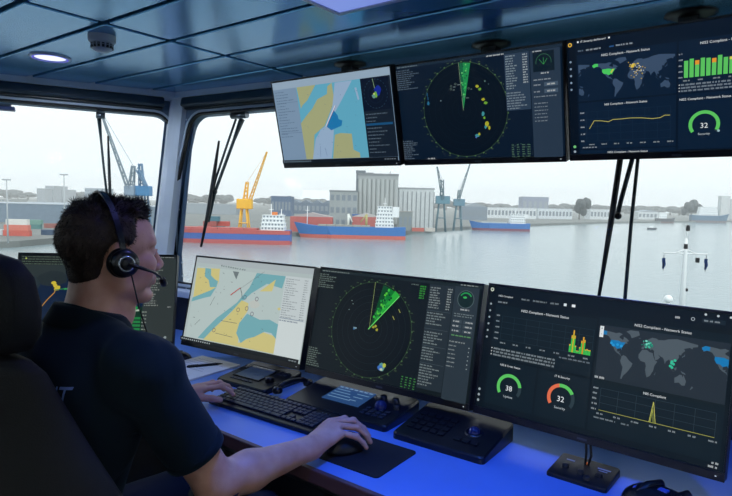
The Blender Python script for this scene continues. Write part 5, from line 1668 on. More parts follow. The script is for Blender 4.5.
# headset
t = thing('headset', 'black headset with microphone boom worn by the seated man', 'headset', H(0, 0, 0))
HMat = Matrix(((Fh[0], Rt[0], Uh[0]), (Fh[1], Rt[1], Uh[1]), (Fh[2], Rt[2], Uh[2])))
t.rotation_euler = (0, 0, 0)
O_ = Vector(H(0, 0, 0))
def HL(f, r, h): return Vector(H(f, r, h)) - O_
back_tilt = 0.22
b = B()
prev = None
rows = []
for i in range(33):
    a = R(-88 + 176 * i / 32)
    rr, hh = 0.094 * math.sin(a), 0.002 + 0.136 * math.cos(a)
    off = (Vector((0, math.sin(a), math.cos(a))))
    f = -0.002 - back_tilt * (hh - 0.0)
    rows.append([HL(f - 0.0065, rr, hh), HL(f + 0.0065, rr, hh), HL(f + 0.0065, rr + 0.0035 * off.y, hh + 0.0035 * off.z), HL(f - 0.0065, rr + 0.0035 * off.y, hh + 0.0035 * off.z)])
vs = [[b.verts.new(p) for p in r] for r in rows]
for i in range(32):
    for j in range(4): b.faces.new([vs[i][j], vs[i + 1][j], vs[i + 1][(j + 1) % 4], vs[i][(j + 1) % 4]])
b.faces.new(vs[0]); b.faces.new(vs[-1][::-1])
obj('headband', recalc(b), mat('headband_black', (20, 22, 30), 0.3), t)
Mc = HMat.to_4x4()
for s in (1, -1):
    M = Matrix.Translation(HL(-0.004, 0.080 * s, -0.010)) @ Mc @ Matrix.Rotation(R(-90 * s), 4, 'X')
    b = B(); lathe(b, [(0.012, 0.0), (0.025, 0.0), (0.031, 0.004), (0.031, 0.012), (0.026, 0.016), (0, 0.016)], 28, M); obj('ear_cushion', b, m_black, t, True)
    b = B(); lathe(b, [(0.027, 0.015), (0.029, 0.018), (0.028, 0.027), (0.020, 0.031), (0.0, 0.031)], 28, M); obj('ear_cup', b, m_black2, t, True)
    b = B(); lathe(b, [(0.0125, 0.0312), (0.0125, 0.034), (0.0165, 0.034), (0.0170, 0.0312)], 28, M @ Matrix.Translation((0, 0.0, 0))); obj('chrome_ring', b, mat('chrome_ring', (170, 178, 190), 0.2, 0.8), t, True)
    if s == 1:
        b = B(); lathe(b, [(0, 0.032), (0.012, 0.032), (0.012, 0.037), (0.010, 0.039), (0, 0.039)], 20, M); obj('boom_pivot', b, m_black, t, True)
b = B(); tube(b, [HL(-0.004, 0.118, -0.010), HL(0.026, 0.116, -0.018), HL(0.060, 0.100, -0.028), HL(0.086, 0.074, -0.040), HL(0.102, 0.053, -0.050)], [0.0042, 0.0038, 0.003, 0.0026, 0.0026], 10); obj('microphone_boom', b, m_black, t)
b = B(); tube(b, [HL(0.100, 0.056, -0.047), HL(0.105, 0.049, -0.053), HL(0.114, 0.036, -0.062), HL(0.118, 0.031, -0.066)], [0.004, 0.0078, 0.0078, 0.004], 12); obj('microphone', b, m_black, t)
cab = [HL(0.008, 0.106, -0.026), HL(0.016, 0.112, -0.06), HL(0.028, 0.112, -0.10), HL(0.045, 0.108, -0.145), HL(0.060, 0.100, -0.175), HL(0.064, 0.085, -0.195)]
b = B(); tube(b, cab, 0.0016, 8); obj('cable', b, m_black, t)

# ------------------------------------------------------------------ helm chair
leather = mat('black_green_upholstery', (7, 11, 14), 0.7, 0, 0.1, 14, 0.3)
t = thing('helm_chair', 'dark high-backed helm chair with a headrest, behind the seated man', 'chair', (-1.17, 0.42, 0))
CO = Vector((-1.17, 0.42, 0))
def rounded(bm, rowsP):
    vs = [[bm.verts.new(Vector(p) - CO) for p in r] for r in rowsP]
    n = len(vs[0])
    for i in range(len(vs) - 1):
        for j in range(n): bm.faces.new([vs[i][j], vs[i][(j + 1) % n], vs[i + 1][(j + 1) % n], vs[i + 1][j]]).smooth = True
    bm.faces.new(vs[0][::-1]); bm.faces.new(vs[-1])
    return bm
def slab_rows(spec, n=40):
    """spec: (z, cx, cy, half width, half depth, wing)"""
    out = []
    for z, cx, cy, hw, hd, wing in spec:
        r = []
        for k in range(n):
            a = 2 * PI * k / n
            x = math.copysign(abs(math.cos(a)) ** 0.55, math.cos(a)) * hw
            y = math.copysign(abs(math.sin(a)) ** 0.7, math.sin(a)) * hd
            r.append((cx + x, cy + y + wing * (abs(x) / hw) ** 3, z))
        out.append(r)
    return out
b = B(); rounded(b, slab_rows([(1.165, -1.17, 0.405, 0.07, 0.02, 0), (1.172, -1.17, 0.405, 0.115, 0.038, 0.012), (1.20, -1.17, 0.402, 0.135, 0.046, 0.02), (1.25, -1.17, 0.398, 0.142, 0.048, 0.022), (1.30, -1.17, 0.392, 0.135, 0.046, 0.02), (1.328, -1.17, 0.388, 0.115, 0.038, 0.014), (1.340, -1.17, 0.386, 0.07, 0.02, 0)])); obj('headrest', b, leather, t)
for s in (-1, 1):
    b = B(); tube(b, [Vector((-1.17 + 0.05 * s, 0.40, 1.10)) - CO, Vector((-1.17 + 0.05 * s, 0.40, 1.20)) - CO], 0.008, 10)
    obj('headrest_post', b, m_steel, t)
b = B(); rounded(b, slab_rows([(0.60, -1.17, 0.40, 0.20, 0.04, 0.02), (0.66, -1.17, 0.405, 0.25, 0.050, 0.07), (0.80, -1.17, 0.405, 0.262, 0.052, 0.10), (0.92, -1.17, 0.405, 0.268, 0.052, 0.10), (1.00, -1.17, 0.405, 0.200, 0.050, 0.075), (1.08, -1.17, 0.40, 0.164, 0.046, 0.05), (1.135, -1.17, 0.398, 0.152, 0.040, 0.03), (1.158, -1.17, 0.397, 0.138, 0.030, 0.015), (1.165, -1.17, 0.397, 0.10, 0.015, 0)])); obj('backrest', b, leather, t)
b = B(); bx(b, -0.24, 0.24, -0.02, 0.46, 0.46, 0.545, None, 0.03, 4); obj('seat', b, leather, t)
b = B(); lathe(b, [(0, 0.0), (0.26, 0.0), (0.26, 0.012), (0.06, 0.03), (0.045, 0.05), (0.045, 0.44), (0.12, 0.46), (0, 0.46)], 32, Matrix.Translation((0, 0.2, 0))); obj('pedestal', b, m_steel, t)

# ------------------------------------------------------------------ outside: wipers on the windows
def ray(px, py): return (fwd + rgt * ((px - 366) / FPX) - upv * ((py - 248) / FPX))
def on_wall(px, py, M, off):
    """point on the plane parallel to the leaning wall, off metres outside the glass"""
    n = M.to_3x3() @ Vector((0, 0, 1)); P0 = M @ Vector((0, 0, 0.03 + off)); o = Vector((0, 0, CZ)); d = ray(px, py)
    return o + d * ((P0 - o).dot(n) / d.dot(n))
wip = mat('wiper_black', (22, 26, 32), 0.5); wip_g = mat('wiper_dark_green_grey', (46, 60, 66), 0.45)
def wiper(label, M, mount, arm, rod, joint, blade, w=0.007):
    O = on_wall(*mount[0], M, 0.02)
    t = thing('window_wiper', label, 'window wiper', O)
    P = lambda q, off: on_wall(q[0], q[1], M, off) - O
    b = B(); tube(b, [P(mount[0], 0.01), P(mount[1], 0.01)], 0.016, 10); obj('mount', b, m_steel, t)
    b = B(); tube(b, [P(q, 0.05) for q in arm], [w * 1.9] + [w] * (len(arm) - 1), 8); obj('arm', b, wip_g, t)
    if rod:
        b = B(); tube(b, [P(q, 0.045) for q in rod], w * 0.75, 8); obj('parallel_rod', b, wip_g, t)
    b = B(); bmesh.ops.create_icosphere(b, subdivisions=2, radius=w * 1.5, matrix=Matrix.Translation(P(joint, 0.04))); obj('pivot', b, wip, t, True)
    n = len(blade)
    b = B(); tube(b, [P(q, 0.028) for q in blade], [w * 0.7] + [w * 1.25] * (n - 2) + [w * 0.7], 8); obj('blade', b, wip, t)
wiper('short wiper hanging outside the side window left of the corner post', ML, ((96, 115), (105, 116)), [(99, 117), (101, 140), (104, 170), (107, 196)], None, (107, 194), [(108, 136), (109, 165), (110, 192), (111, 215)], 0.006)
wiper('wiper with twin arms outside the front window beside the corner post', MF, ((232, 116), (247, 115)), [(242, 119), (234, 140), (215, 192), (208, 222)], [(236, 119), (228, 142), (216, 178), (212, 194)], (215, 192), [(219, 141), (214, 175), (208, 213), (201, 247)], 0.008)
wiper('tall wiper outside the front window below the rightmost hanging screens', MF, ((622, 108), (648, 108)), [(634, 112), (632, 160), (621, 200), (617, 217)], [(639, 112), (638, 158), (631, 225), (624, 310)], (618, 216), [(625, 120), (620, 160), (611, 222), (599, 296)], 0.008)

O = on_wall(3, 104, ML, 0.06)
t = thing('deck_lamp', 'small outside lamp at the top left corner of the side window', 'lamp', O, R(65))
b = B(); bx(b, -0.05, 0.05, -0.03, 0.03, -0.03, -0.012, None, 0.004); obj('base', b, mat('lamp_base_blue', (50, 62, 110), 0.5), t)
b = B(); bx(b, -0.035, 0.035, -0.022, 0.022, -0.012, 0.014, None, 0.008); obj('lens', b, mat('white_lamp_ring', (170, 178, 200)), t)
b = B(); bx(b, -0.008, 0.008, -0.008, 0.008, 0.014, 0.12); obj('bracket', b, m_steel, t)

# ------------------------------------------------------------------ outside: harbour
WATER = CZ - 22.0
GROUND = WATER + 2.6
EYE = Vector((0, 0, CZ))
def gp(px, py, z=WATER):
    d = ray(px, py)
    return EYE + d * ((z - CZ) / d.z)
def scale_at(P): return (P - EYE).dot(fwd) / FPX
def far(px, depth, z):
    d = ray(px, 248); d.z = 0
    k = depth / d.dot(fwd0)
    return Vector((d.x * k, d.y * k, z))
wm = bpy.data.materials.new('harbour_water')
wm.use_nodes = True
n_, l_ = wm.node_tree.nodes, wm.node_tree.links
pb = n_['Principled BSDF']
pb.inputs['Base Color'].default_value = lin((138, 156, 162)); pb.inputs['Roughness'].default_value = 0.12; pb.inputs['IOR'].default_value = 1.33
to = n_.new('ShaderNodeTexCoord'); z1 = n_.new('ShaderNodeTexNoise'); z1.inputs['Scale'].default_value = 0.35; z1.inputs['Detail'].default_value = 6; z1.inputs['Roughness'].default_value = 0.65
bp = n_.new('ShaderNodeBump'); bp.inputs['Strength'].default_value = 0.55; bp.inputs['Distance'].default_value = 0.5
l_.new(to.outputs['Object'], z1.inputs['Vector']); l_.new(z1.outputs['Fac'], bp.inputs['Height']); l_.new(bp.outputs[0], pb.inputs['Normal'])
b = B()
ringp = [far(px, dd, WATER) for px, dd in ((-420, 5), (-420, 4800), (1300, 4800), (1300, 5))]
b.faces.new([b.verts.new(p) for p in (Vector((-900, -300, WATER)), Vector((-4800, 900, WATER)), Vector((-2500, 5200, WATER)), Vector((2500, 5200, WATER)), Vector((2800, -300, WATER)))])
recalc(b)
tag(obj('harbour_water', b, wm), 'wide pale grey harbour water under the overcast sky', 'water', kind='stuff')

quay_m = mat('quay_concrete', (112, 117, 116), 0.8, 0, 0.15, 0.05)
shore = [(-260, 262), (-60, 251), (20, 247), (60, 243), (150, 241), (180, 240), (300, 236.5), (404, 234), (472, 229), (532, 226), (600, 223.5), (680, 222.5), (732, 222), (900, 226), (1200, 232)]
pts = [gp(*q) for q in shore]
outer = [far(1150, 4300, 0), far(700, 4300, 0), far(300, 4300, 0), far(0, 4300, 0), far(-300, 4300, 0)]
b = B(); prism(b, [(p.x, p.y) for p in pts + outer], WATER - 1.0, GROUND)
bmesh.ops.triangulate(b, faces=b.faces)
struct('quay_ground', recalc(b), quay_m)

def hazy(rgb, k=0.0): return tuple(int(c + (215 - c) * k) for c in rgb)  # blends pale distance haze into the colour itself
def building(name, label, cat, x0, x1, ytop, base, wall, roof=None, depth=None, rows=0, cols=0, kind='flat', rz=0.0, dm=None, group=None, win=(118, 130, 140)):
    """x0..x1 and ytop in photo pixels give the size at the distance of its base line on the ground"""
    xc = (x0 + x1) / 2
    P = gp(xc, base, GROUND)
    k = scale_at(P)
    W, Hh = (x1 - x0) * k, (base - ytop) * k
    D = dm or min(W * 0.6, 60)
    t = thing(name, label, cat, P, YAW + R(rz), group)
    wm_ = mat('wall_%02x%02x%02x' % wall, wall, 0.8, 0, 0.06, 0.3)
    rm_ = mat('roof_%02x%02x%02x' % (roof or wall), roof or wall, 0.7, 0, 0.06, 0.3)
    rh = 0 if kind == 'flat' else Hh * 0.22
    b = B(); bx(b, -W / 2, W / 2, 0, D, 0, Hh - rh); obj('walls', b, wm_, t)
    b = B()
    if kind == 'flat': bx(b, -W / 2 - 0.3, W / 2 + 0.3, -0.3, D + 0.3, Hh, Hh + max(0.5, 0.04 * Hh))
    else:
        for q in range(1 if kind == 'gable' else 4):
            n = 1 if kind == 'gable' else 4
            xa, xb = -W / 2 + W * q / n, -W / 2 + W * (q + 1) / n
            prism(b, [(xa, 0), (xb, 0), ((xa + xb) / 2, rh)], -D, 0.0, Matrix.Translation((0, 0, Hh - rh)) @ Matrix.Rotation(R(90), 4, 'X'))
    obj('roof', recalc(b), rm_, t)
    if rows and cols:
        b = B()
        for i in range(rows):
            for j in range(cols):
                cw, chh = W / cols, (Hh - rh) / rows
                bx(b, -W / 2 + cw * (j + 0.2), -W / 2 + cw * (j + 0.8), -0.15, 0.0, chh * (i + 0.3), chh * (i + 0.75))
        obj('window_rows', b, mat('far_window_%02x%02x%02x' % win, win, 0.4), t)
    return t, W, Hh, D, k

# left window: quay and sheds
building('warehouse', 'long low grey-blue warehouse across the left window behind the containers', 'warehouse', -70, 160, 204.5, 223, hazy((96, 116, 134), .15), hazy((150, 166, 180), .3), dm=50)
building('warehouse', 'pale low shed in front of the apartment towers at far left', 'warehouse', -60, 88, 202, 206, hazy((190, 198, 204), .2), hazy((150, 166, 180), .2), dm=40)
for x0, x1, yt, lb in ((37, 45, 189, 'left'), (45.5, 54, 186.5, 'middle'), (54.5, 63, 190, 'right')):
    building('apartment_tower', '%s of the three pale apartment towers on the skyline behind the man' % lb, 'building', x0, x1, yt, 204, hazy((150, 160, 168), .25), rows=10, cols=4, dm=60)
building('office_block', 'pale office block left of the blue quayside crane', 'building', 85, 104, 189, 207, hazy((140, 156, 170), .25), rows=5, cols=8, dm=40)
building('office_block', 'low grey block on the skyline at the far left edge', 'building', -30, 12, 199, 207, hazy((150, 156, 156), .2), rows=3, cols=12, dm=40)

def container(x0, x1, base, lvl, col, label, group=None):
    P = gp((x0 + x1) / 2, base, GROUND); k = scale_at(P)
    L, Hc = (x1 - x0) * k, 2.6
    t = thing('shipping_container', label, 'container', P + Vector((0, 0, lvl * Hc)), YAW, group)
    cmat = mat('container_%02x%02x%02x' % col, col, 0.6, 0, 0.05, 0.5)
    b = B()
    n = max(8, int(L / 0.6))
    for i in range(n):
        bx(b, -L / 2 + L * i / n, -L / 2 + L * (i + 0.55) / n, -0.06, 0.0, 0.15, Hc - 0.15)
    bx(b, -L / 2, L / 2, 0, 2.4, 0, Hc)
    obj('body', b, cmat, t)
    b = B(); bx(b, L / 2, L / 2 + 0.1, 0.1, 1.15, 0.15, Hc - 0.15); bx(b, L / 2, L / 2 + 0.1, 1.25, 2.3, 0.15, Hc - 0.15); obj('doors', b, cmat, t)
cs = [(3, 29, 236, 0, (196, 96, 84), 'lower salmon red container at the quay edge in the left window'), (4, 28, 236, 1, (206, 120, 104), 'middle salmon container stacked at the quay edge in the left window'), (6, 27, 236, 2, (214, 214, 210), 'white container on top of the salmon stack in the left window'),
      (41, 52, 235, 0, (60, 84, 112), 'dark blue container right of the salmon stack in the left window'), (30, 40, 229, 0, (82, 128, 128), 'teal container behind the salmon stack in the left window'), (30, 41, 229, 1, (110, 150, 140), 'green container on top of the teal one in the left window'),
      (44, 56, 228, 0, (150, 96, 90), 'brownish red container farther back in the left window'), (-14, 2, 235, 0, (190, 196, 200), 'pale container cut by the left edge of the picture')]
for c in cs: container(*c)
def lamp_mast(px, ytop, base, label):
    P = gp(px, base, GROUND); k = scale_at(P); Hh = (base - ytop) * k
    t = thing('lamp_mast', label, 'lamp mast', P, YAW)
    b = B(); tube(b, [(0, 0, 0), (0, 0, Hh)], [0.35, 0.2], 8); obj('pole', b, mat('galvanised', (170, 176, 180), 0.5), t)
    b = B(); bx(b, -1.6, 1.6, -0.3, 0.3, Hh - 0.3, Hh + 0.25); obj('lamp_head', b, mat('galvanised', (170, 176, 180)), t)
lamp_mast(8, 180, 243, 'tall floodlight mast at the far left edge of the quay')
lamp_mast(65, 175, 243, 'tall floodlight mast on the quay behind the man\'s head')

def lattice(bm, a, b_, w0, w1, n, r):
    a, b_ = Vector(a), Vector(b_)
    d = (b_ - a).normalized()
    s = d.cross(Vector((0, 1, 0)));
    if s.length < 0.1: s = Vector((1, 0, 0))
    s.normalize(); u = s.cross(d)
    cor = [(1, 1), (-1, 1), (-1, -1), (1, -1)]
    P = lambda i, c: a + (b_ - a) * (i / n) + (s * c[0] + u * c[1]) * (w0 + (w1 - w0) * i / n) / 2
    for c in cor: tube(bm, [P(0, c), P(n, c)], r, 5)
    for i in range(n):
        for q in range(4):
            c, c2 = cor[q], cor[(q + 1) % 4]
            tube(bm, [P(i, c if i % 2 else c2), P(i + 1, c2 if i % 2 else c)], r * 0.6, 4, cap=False)
def crane(label, px, base, col, tower_top, jib, jib_from, cab, cabcol=None, w=3.0, legs=True):
    """tower_top, jib (tip), jib_from, cab (x0, x1, ytop, ybase): photo pixels at the crane's distance"""
    P = gp(px, base, GROUND); k = scale_at(P)
    q = lambda X, Y: Vector(((X - px) * k, 0, (base - Y) * k))
    t = thing('harbour_crane', label, 'crane', P, YAW)
    cmt = mat('crane_%02x%02x%02x' % col, col, 0.6, 0, 0.05, 0.3)
    cab_y = cab[3]
    b = B()
    if legs:
        zb = (base - cab_y) * k
        for sx in (-1, 1):
            for sy in (0, 6): tube(b, [(sx * w * 1.2, sy, 0), (sx * w * 0.6, sy * 0.6 + 1, zb)], 0.45, 6)
        tube(b, [(-w, 0, zb * 0.5), (w, 0, zb * 0.5)], 0.35, 6)
    obj('portal', b, cmt, t)
    b = B(); lattice(b, (0, 2, (base - cab_y) * k), q(*tower_top) + Vector((0, 2, 0)), w, w * 0.5, 7, 0.3); obj('tower', b, cmt, t)
    b = B(); bx(b, (cab[0] - px) * k, (cab[1] - px) * k, 0, 5, (base - cab[3]) * k, (base - cab[2]) * k, None, 0.3, 1); obj('machine_house', b, mat('crane_%02x%02x%02x' % (cabcol or col), cabcol or col, 0.6), t)
    b = B(); lattice(b, q(*jib_from) + Vector((0, 1, 0)), q(*jib) + Vector((0, -6, 0)), w * 0.6, w * 0.2, 14, 0.22); obj('jib', b, cmt, t)
    b = B(); tube(b, [q(*tower_top) + Vector((0, 2, 0)), q(*jib) + Vector((0, -6, 0))], 0.10, 4); obj('stay_cable', b, cmt, t)
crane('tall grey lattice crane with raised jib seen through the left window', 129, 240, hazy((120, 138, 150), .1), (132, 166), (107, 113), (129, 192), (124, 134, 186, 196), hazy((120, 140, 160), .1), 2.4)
crane('blue quayside crane with a drooping jib next to the corner post', 141, 240, (96, 130, 160), (139, 164), (152, 186), (137, 170), (134, 149, 186, 196), (70, 130, 176), 2.4)
crane('yellow slewing crane with raised jib behind the red and blue ship', 243, 237, (232, 178, 46), (246, 182), (268, 153), (249, 201), (236, 251, 199, 209), None, 2.3)
crane('blue-green harbour crane left of its taller twin on the centre quay', 441, 232, (78, 110, 122), (441, 180), (434, 168), (442, 200), (435, 449, 196, 204), (90, 130, 146), 3.0)
crane('blue-green harbour crane with jib leaning right on the centre quay', 458, 231, (92, 122, 134), (458, 190), (466, 165), (457, 202), (453, 464, 199, 206), (96, 132, 150), 2.6)

# right window: sheds, silos
building('warehouse', 'dark blue shed rising behind the deckhouse of the red and blue ship', 'warehouse', 271, 291, 197, 216, (74, 98, 128), rows=1, cols=6, dm=30)
building('warehouse', 'long dark blue-grey shed left of the silo complex', 'warehouse', 289, 333, 200, 214, (84, 102, 122), (96, 112, 128), rows=1, cols=10, dm=50, kind='saw')
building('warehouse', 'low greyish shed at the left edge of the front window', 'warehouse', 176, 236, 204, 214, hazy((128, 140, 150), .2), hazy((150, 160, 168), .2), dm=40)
building('red_shed', 'low red shed between the two blue ships', 'shed', 290, 332, 212.5, 232, (178, 92, 88), (170, 160, 160), dm=10, kind='gable')
building('red_shed', 'low red shed behind the second blue ship below the silos', 'shed', 352, 380, 213, 231, (172, 96, 90), (180, 176, 174), dm=10, kind='gable')
building('mill_hall', 'grey industrial hall on the left of the silo tower', 'building', 329, 357, 192, 229, (150, 158, 160), (120, 128, 132), rows=3, cols=5, dm=25)
t, W, Hh, D, k = building('silo_tower', 'tall grey concrete silo tower, highest block on the skyline', 'building', 357, 397, 176, 229, (156, 162, 164), (124, 130, 134), rows=0, cols=0, dm=25)
b = B()
for i in range(9): lathe(b, [(W / 18 * 0.96, Hh * 0.10), (W / 18 * 0.96, Hh * 0.93)], 12, Matrix.Translation((-W / 2 + W * (i + 0.5) / 9, 0.1, 0)))
obj('silo_cylinders', b, mat('wall_silo', (166, 172, 172), 0.8), t)
b = B(); bx(b, -W / 2, -W * 0.12, 2, 18, Hh, Hh + 3.0 * k); bx(b, W * 0.05, W * 0.5, 2, 18, Hh, Hh + 2.0 * k); obj('roof_house', b, mat('wall_grey_house', (138, 146, 150), 0.8), t)
b = B(); tube(b, [(W * 0.30, 5, Hh), (W * 0.30, 5, Hh + 5 * k)], 0.35, 6); obj('chimney', b, mat('galvanised', (170, 176, 180)), t)
building('mill_annex', 'dark block standing against the left side of the silo tower', 'building', 355, 364, 173, 228.5, (112, 122, 130), rows=6, cols=2, dm=14)
t, W, Hh, D, k = building('corrugated_hall', 'pale ribbed hall right of the silo tower', 'building', 398, 433, 189.5, 229, (196, 202, 204), (150, 156, 160), dm=25)
b = B()
for i in range(9): bx(b, -W / 2 + W * i / 8 - 0.3, -W / 2 + W * i / 8 + 0.3, -0.5, 0.0, 0, Hh * 0.94)
obj('wall_ribs', b, mat('rib_grey', (130, 138, 144), 0.7), t)
building('quay_shed', 'small grey shed in front of the pale ribbed hall', 'shed', 398, 412, 212, 231, (128, 136, 136), (150, 150, 146), dm=8, rows=1, cols=3)
building('warehouse', 'violet-blue warehouse block behind the third blue ship', 'warehouse', 522, 548, 197.5, 213, (106, 118, 146), (120, 130, 150), rows=1, cols=5, dm=50)
building('white_shed', 'long white shed left of the violet-blue warehouse', 'shed', 487, 536, 208, 218.5, (206, 212, 216), (176, 186, 194), rows=1, cols=14, dm=30)
building('white_shed', 'long white shed with grey doors right of the violet-blue warehouse', 'shed', 538, 572, 209, 219, (200, 208, 214), (170, 182, 192), rows=1, cols=10, dm=30)
building('white_shed', 'white shed on the far shore left of the tall wiper', 'shed', 590, 610, 209.5, 219.5, (204, 210, 214), (174, 184, 192), rows=1, cols=6, dm=30)
building('white_shed', 'white gabled shed on the far shore right of the tall wiper', 'shed', 638, 661, 210, 219.5, (198, 204, 208), (150, 160, 170), kind='gable', rows=1, cols=6, dm=30)
building('storage_silo', 'pale grey silo block on the far shore at the right edge', 'silo', 720, 729, 197, 219.5, (188, 194, 196), rows=0, dm=14)
building('storage_silo', 'lower grey silo block just right of the pale one at the edge', 'silo', 729.5, 742, 200, 219.5, (172, 180, 184), rows=0, dm=14)
building('storage_tank_hall', 'grey-blue hall behind the centre quay cranes', 'warehouse', 462, 487, 203, 220, (120, 134, 148), (140, 150, 160), rows=1, cols=8, dm=30, kind='gable')
building('storage_shed', 'low blue shed on the quay beside the teal containers', 'shed', 352, 366, 215, 230, (60, 96, 160), (70, 110, 170), dm=6)
k_ = 0
for x0, x1, base, lvl, col, where in ((196, 208, 236, 0, (56, 120, 130), 'teal container at the bottom left of the pile behind the red and blue ship'), (209, 222, 236, 0, (60, 110, 140), 'blue-green container at the bottom of the pile behind the red and blue ship'), (198, 211, 236, 1, (168, 74, 70), 'red container second from the ground behind the red and blue ship'), (212, 224, 236, 1, (70, 130, 136), 'teal container on the second level behind the red and blue ship'), (203, 216, 236, 2, (160, 84, 78), 'dull red container on the third level behind the red and blue ship'), (217, 229, 236, 2, (188, 80, 70), 'bright red container on the third level behind the red and blue ship'), (207, 219, 236, 3, (66, 116, 132), 'topmost teal container behind the red and blue ship'), (254, 264, 236, 3, (196, 110, 96), 'salmon container right of the yellow crane'), (412, 424, 231.5, 0, (180, 96, 84), 'red container at the foot of the pale ribbed hall'), (425, 435, 231.5, 0, (200, 196, 190), 'white container at the foot of the pale ribbed hall')):
    if lvl == 3 and x0 == 254: lvl = 0
    container(x0, x1, base, lvl, col, where)

# trees on the skyline
tree_m = mat('bare_tree_crown', (74, 82, 84), 0.9, 0, 0.25, 0.5)
trunk_m = mat('tree_trunk', (96, 88, 80), 0.9)
protos = []
def make_tree(seed):
    rn = random.Random(seed)
    t = thing('tree', 'x', 'tree')
    b = B()
    for i in range(9):
        m = Matrix.Translation((rn.uniform(-.42, .42), rn.uniform(-.3, .3), 0.35 + rn.uniform(0, .42))) @ Matrix.Scale(rn.uniform(.18, .32), 4)
        tb = bmesh.new(); bmesh.ops.create_icosphere(tb, subdivisions=2, radius=1.0)
        for v in tb.verts: v.co *= 1 + 0.28 * noise.noise(v.co * 3 + Vector((i, seed, 0)))
        bmesh.ops.transform(tb, matrix=m, verts=tb.verts)
        join(b, tb)
    obj('crown', b, tree_m, t)
    b = B(); tube(b, [(0, 0, 0), (0, 0, 0.45)], [0.04, 0.025], 6); obj('trunk', b, trunk_m, t)
    return t
protos = [make_tree(s) for s in (1, 2, 3)]
used = set()
def place_tree(px, w, ytop, base, label, group=None, i=0):
    o = protos[i] if i not in used else copy_tree(protos[i])
    used.add(i)
    P = gp(px, base, GROUND); k = scale_at(P)
    o.location = P; o.rotation_euler = (0, 0, random.uniform(0, 6))
    o.scale = (w * k, w * k * 0.8, (base - ytop) * k / 0.95)
    o['label'] = label
    if group: o['group'] = group
G1 = 'hazy trees along the far shore'
L1 = 'hazy grey-brown tree in the row along the far shore skyline'
place_tree(579, 17, 198, 219.5, 'dark tree clump standing alone on the far shore left of the tall wiper', None, 0)
place_tree(691, 16, 200, 219.5, 'dark tree just left of the pale ship on the far shore', None, 1)
i = 0
for px in list(range(180, 234, 9)) + list(range(264, 330, 11)) + list(range(398, 522, 12)) + list(range(548, 572, 9)) + list(range(598, 740, 9)) + list(range(-12, 36, 10)) + list(range(66, 86, 9)):
    hy = 203 + (px - 366) * 0.0244
    where = 'seen through the left window' if px < 170 else 'between the corner post and the yellow crane' if px < 240 else 'between the yellow crane and the silo tower' if px < 335 else 'behind the centre quay cranes and white sheds' if px < 540 else 'left of the tall wiper' if px < 612 else 'right of the tall wiper'
    place_tree(px, random.uniform(17, 24), hy - random.uniform(1.5, 5), hy + 5.0, 'hazy grey-brown tree in the skyline row ' + where, 'skyline trees ' + where, i % 3)
    i += 1

# ships
white_m = mat('ship_white', (226, 230, 232), 0.5, 0, 0.04, 0.3)
shipwin = mat('ship_window', (120, 132, 144), 0.3)
def hull_mesh(L, Bm, Hd, z0, z1, bow=1, grow=0.0):
    b = B()
    st = []
    n = 22
    for i in range(n + 1):
        x = i / n
        w = Bm / 2 * (1 - max(0, (x - 0.80) / 0.20) ** 2.0) * (0.72 + 0.28 * min(1, x / 0.10))
        sheer = Hd * (1 + 0.30 * max(0, (x - 0.82) / 0.18) ** 1.3 + 0.06 * max(0, (0.12 - x) / 0.12))
        za = z0; zb = z1 if z1 is not None else sheer
        fl = lambda z: (0.80 + 0.20 * min(1, z / Hd)) if x > 0.7 else 1.0
        rake = lambda z: (x - 0.5) * L + (max(0, (x - 0.85) / 0.15)) * 0.05 * L * (z / Hd - 0.5)
        st.append([(rake(za), -(w * fl(za) + grow), za), (rake(zb), -(w * fl(zb) + grow), zb), (rake(zb), w * fl(zb) + grow, zb), (rake(za), w * fl(za) + grow, za)])
    vs = [[b.verts.new((p[0] * bow, p[1], p[2])) for p in r] for r in st]
    for i in range(n):
        for j in range(4):
            b.faces.new([vs[i][j], vs[i][(j + 1) % 4], vs[i + 1][(j + 1) % 4], vs[i + 1][j]])
    b.faces.new(vs[0]); b.faces.new(vs[-1])
    return recalc(b)
